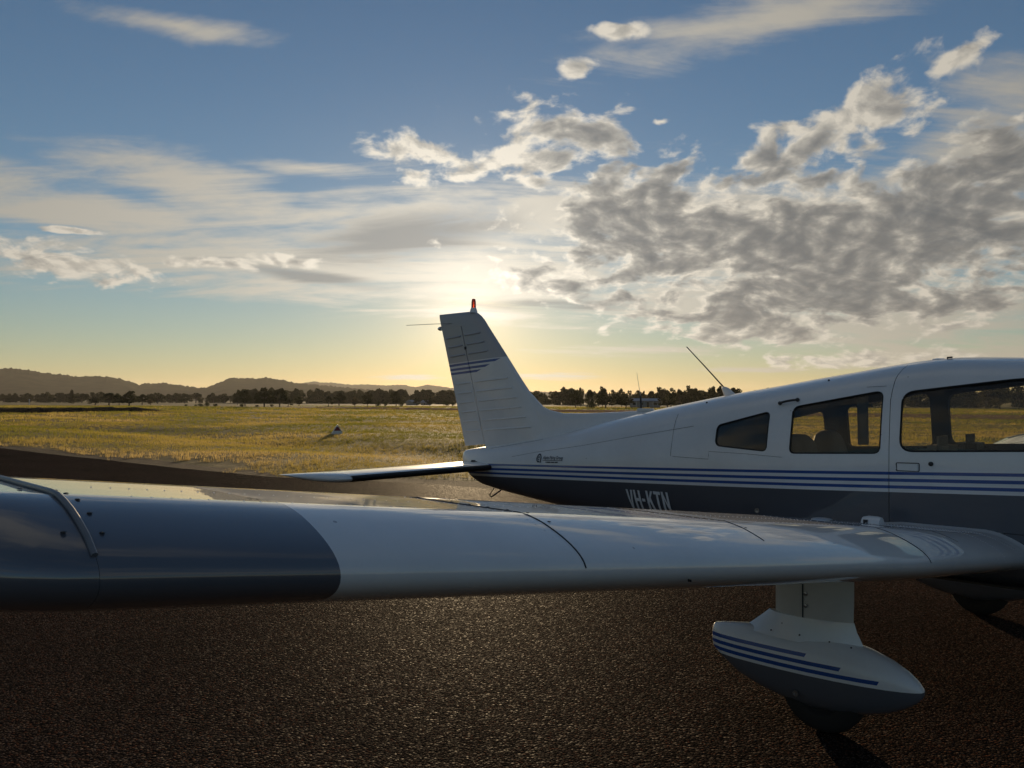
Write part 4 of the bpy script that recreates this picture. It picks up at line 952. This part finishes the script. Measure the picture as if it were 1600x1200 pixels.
gp = lathe('roof_antenna', [(0, 0), (.05, 0), (.045, .010), (.03, .015), (0, .016)], M_WHITE, plane, 18, Matrix.Translation((-.70, -.10, 1.900)))
tube('air_temperature_probe', [(-.64, -.16, 1.90), (-.638, -.165, 1.916), (-.61, -.168, 1.917)], .006, M_DARK, plane, 6)

# ---- main gear
def gear(side):
    g_ = empty('main_gear'); g_.parent = plane; Y0 = side*1.525
    T_ = [(-1.468, .418, .300, .028), (-1.455, .428, .285, .045), (-1.40, .437, .245, .068), (-1.30, .452, .185, .090), (-1.18, .465, .145, .106), (-1.05, .474, .118, .118), (-.90, .478, .105, .124), (-.76, .468, .112, .121), (-.64, .444, .135, .110), (-.54, .410, .168, .092), (-.47, .374, .205, .070), (-.425, .340, .238, .047), (-.400, .312, .268, .025), (-.394, .295, .285, .008)]
    rr = []
    for x, zt, zb, w in T_:
        zc, hz_ = (zt+zb)/2, (zt-zb)/2; ring = []
        for k in range(28):
            a = 2*math.pi*k/28; c_, s_ = math.cos(a), math.sin(a); ex = .78
            ring.append((x, Y0+w*math.copysign(abs(c_)**ex, c_), zc+hz_*math.copysign(abs(s_)**ex, s_)))
        rr.append(ring)
    V, F = loft(rr); fr_ = fix(mesh('wheel_fairing', V, F, M_FAIR, g_, True, 45))
    # collar and leg fairing
    def foilring(x0, x1, w, z0, z1):
        n = 9; R0 = []
        for k in range(n): t = k/(n-1); R0.append((x0+(x1-x0)*t, -w*(math.sin(math.pi*min(1, max(0, t))**.8)**.6), z0+(z1-z0)*t))
        return [(x, Y0+y, z) for x, y, z in R0]+[(x, Y0-y, z) for x, y, z in R0[-2:0:-1]]
    V, F = loft([foilring(-1.285, -.66, .095, .44, .43), foilring(-1.24, -.675, .085, .475, .465), foilring(-1.185, -.70, .072, .52, .515), foilring(-1.15, -.712, .066, .552, .556)]); fix(mesh('fairing_collar', V, F, M_WHITE, g_, True, 50))
    V, F = loft([foilring(-1.115, -.715, .058, .545, .553), foilring(-1.115, -.712, .058, .66, .67), foilring(-1.118, -.71, .058, .90, .90)]); lg = fix(mesh('leg_fairing', V, F, M_LEG, g_, True, 50))
    box('join_strip', (-.945, Y0+side*.0595 if side > 0 else Y0-.0595, .64), (.006, .004, .20), M_SEAM, lg)
    for z in (.615, .675): lathe('bolt', [(0, 0), (.011, 0), (.010, .006), (0, .008)], M_STEEL, lg, 10, Matrix.Translation((-.93, Y0+side*.058, z)) @ Matrix.Rotation(R_(90 if side < 0 else -90), 4, 'X'))
    wh = lathe('wheel', [(.0, -.055), (.10, -.055), (.115, -.075), (.165, -.080), (.195, -.062), (.207, -.03), (.209, 0), (.207, .03), (.195, .062), (.165, .080), (.115, .075), (.10, .055), (0, .055)], M_TYRE, g_, 36, Matrix.Translation((-.86, Y0, .205)) @ Matrix.Rotation(R_(90), 4, 'X'))
    lathe('hub', [(0, 0), (.085, 0), (.08, .01), (.03, .02), (0, .02)], M_STEEL, wh, 20, Matrix.Translation((-.86, Y0+side*.056, .205)) @ Matrix.Rotation(R_(90 if side < 0 else -90), 4, 'X'))
    M_ = Matrix.Translation((-.955, Y0+side*.125, .188)) @ Matrix.Rotation(R_(90 if side < 0 else -90), 4, 'X')
    lathe('axle_plug', [(.009, -.002), (.015, -.002), (.015, .003), (.009, .003), (.007, .0), (0, .0)], M_STEEL, fr_, 14, M_)
    for x, z in ((-1.10, .478), (-.95, .482), (-.80, .478), (-.70, .468)):
        sc2 = link('screw', SCREW, fr_); sc2.location = (x, Y0+side*(.088 if x < -.75 else .075), z-.012); sc2.scale = (.005, .005, .005); sc2.rotation_euler = (R_(50*-side), 0, 0)
    return g_
M_LEG = plain('leg_fairing_paint', (.60, .58, .54), .5, var=.12, scale=8)
gear(-1); gear(1)
# ---- nose: gear, spinner, propeller, intakes
ng = empty('nose_gear'); ng.parent = plane
lathe('wheel', [(0, -.045), (.08, -.045), (.10, -.06), (.15, -.065), (.172, -.04), (.178, 0), (.172, .04), (.15, .065), (.10, .06), (.08, .045), (0, .045)], M_TYRE, ng, 30, Matrix.Translation((1.28, 0, .178)) @ Matrix.Rotation(R_(90), 4, 'X'))
V, F = loft([[(x, w*math.cos(a), (zt+zb)/2+(zt-zb)/2*math.sin(a)) for a in np.linspace(0, 2*math.pi, 21)[:-1]] for x, zt, zb, w in ((.78, .33, .29, .01), (.86, .37, .22, .05), (1.05, .40, .14, .09), (1.28, .41, .09, .10), (1.45, .38, .12, .085), (1.55, .33, .18, .055), (1.60, .28, .24, .01))]); fix(mesh('wheel_fairing', V, F, M_FAIR, ng, True, 50))
tube('oleo_leg', [(1.27, 0, .38), (1.22, 0, .72)], .035, M_CHROME, ng, 14)
sp = lathe('spinner', [(0, .30), (.03, .285), (.08, .21), (.125, .11), (.14, .03), (.14, 0), (0, 0)], M_WHITE, plane, 28, Matrix.Translation((1.865, 0, 1.06)) @ Matrix.Rotation(R_(90), 4, 'Y'))
pr = empty('propeller'); pr.parent = plane
for s_ in (-1, 1):
    rr = []
    for r, c_, tw in ((.10, .05, 50), (.25, .062, 40), (.45, .066, 30), (.65, .058, 22), (.80, .044, 17), (.90, .022, 15)):
        q = []
        for k in range(10):
            a = 2*math.pi*k/10; u_, v_ = c_*math.cos(a), c_*.16*math.sin(a); t = R_(tw)
            lx, ly = u_*math.sin(t)+v_*math.cos(t), u_*math.cos(t)-v_*math.sin(t)
            q.append((1.93+lx, s_*(ly*math.cos(.5)+0)+s_*r*math.sin(.5), 1.06+s_*r*math.cos(.5)-s_*ly*math.sin(.5)))
        rr.append(q)
    V, F = loft(rr); fix(mesh('blade', V, F, M_DARK, pr, True, 60))
for s_ in (-1, 1): box('air_intake', (1.735, s_*.20, 1.10), (.10, .20, .11), M_DARK, plane, .03)
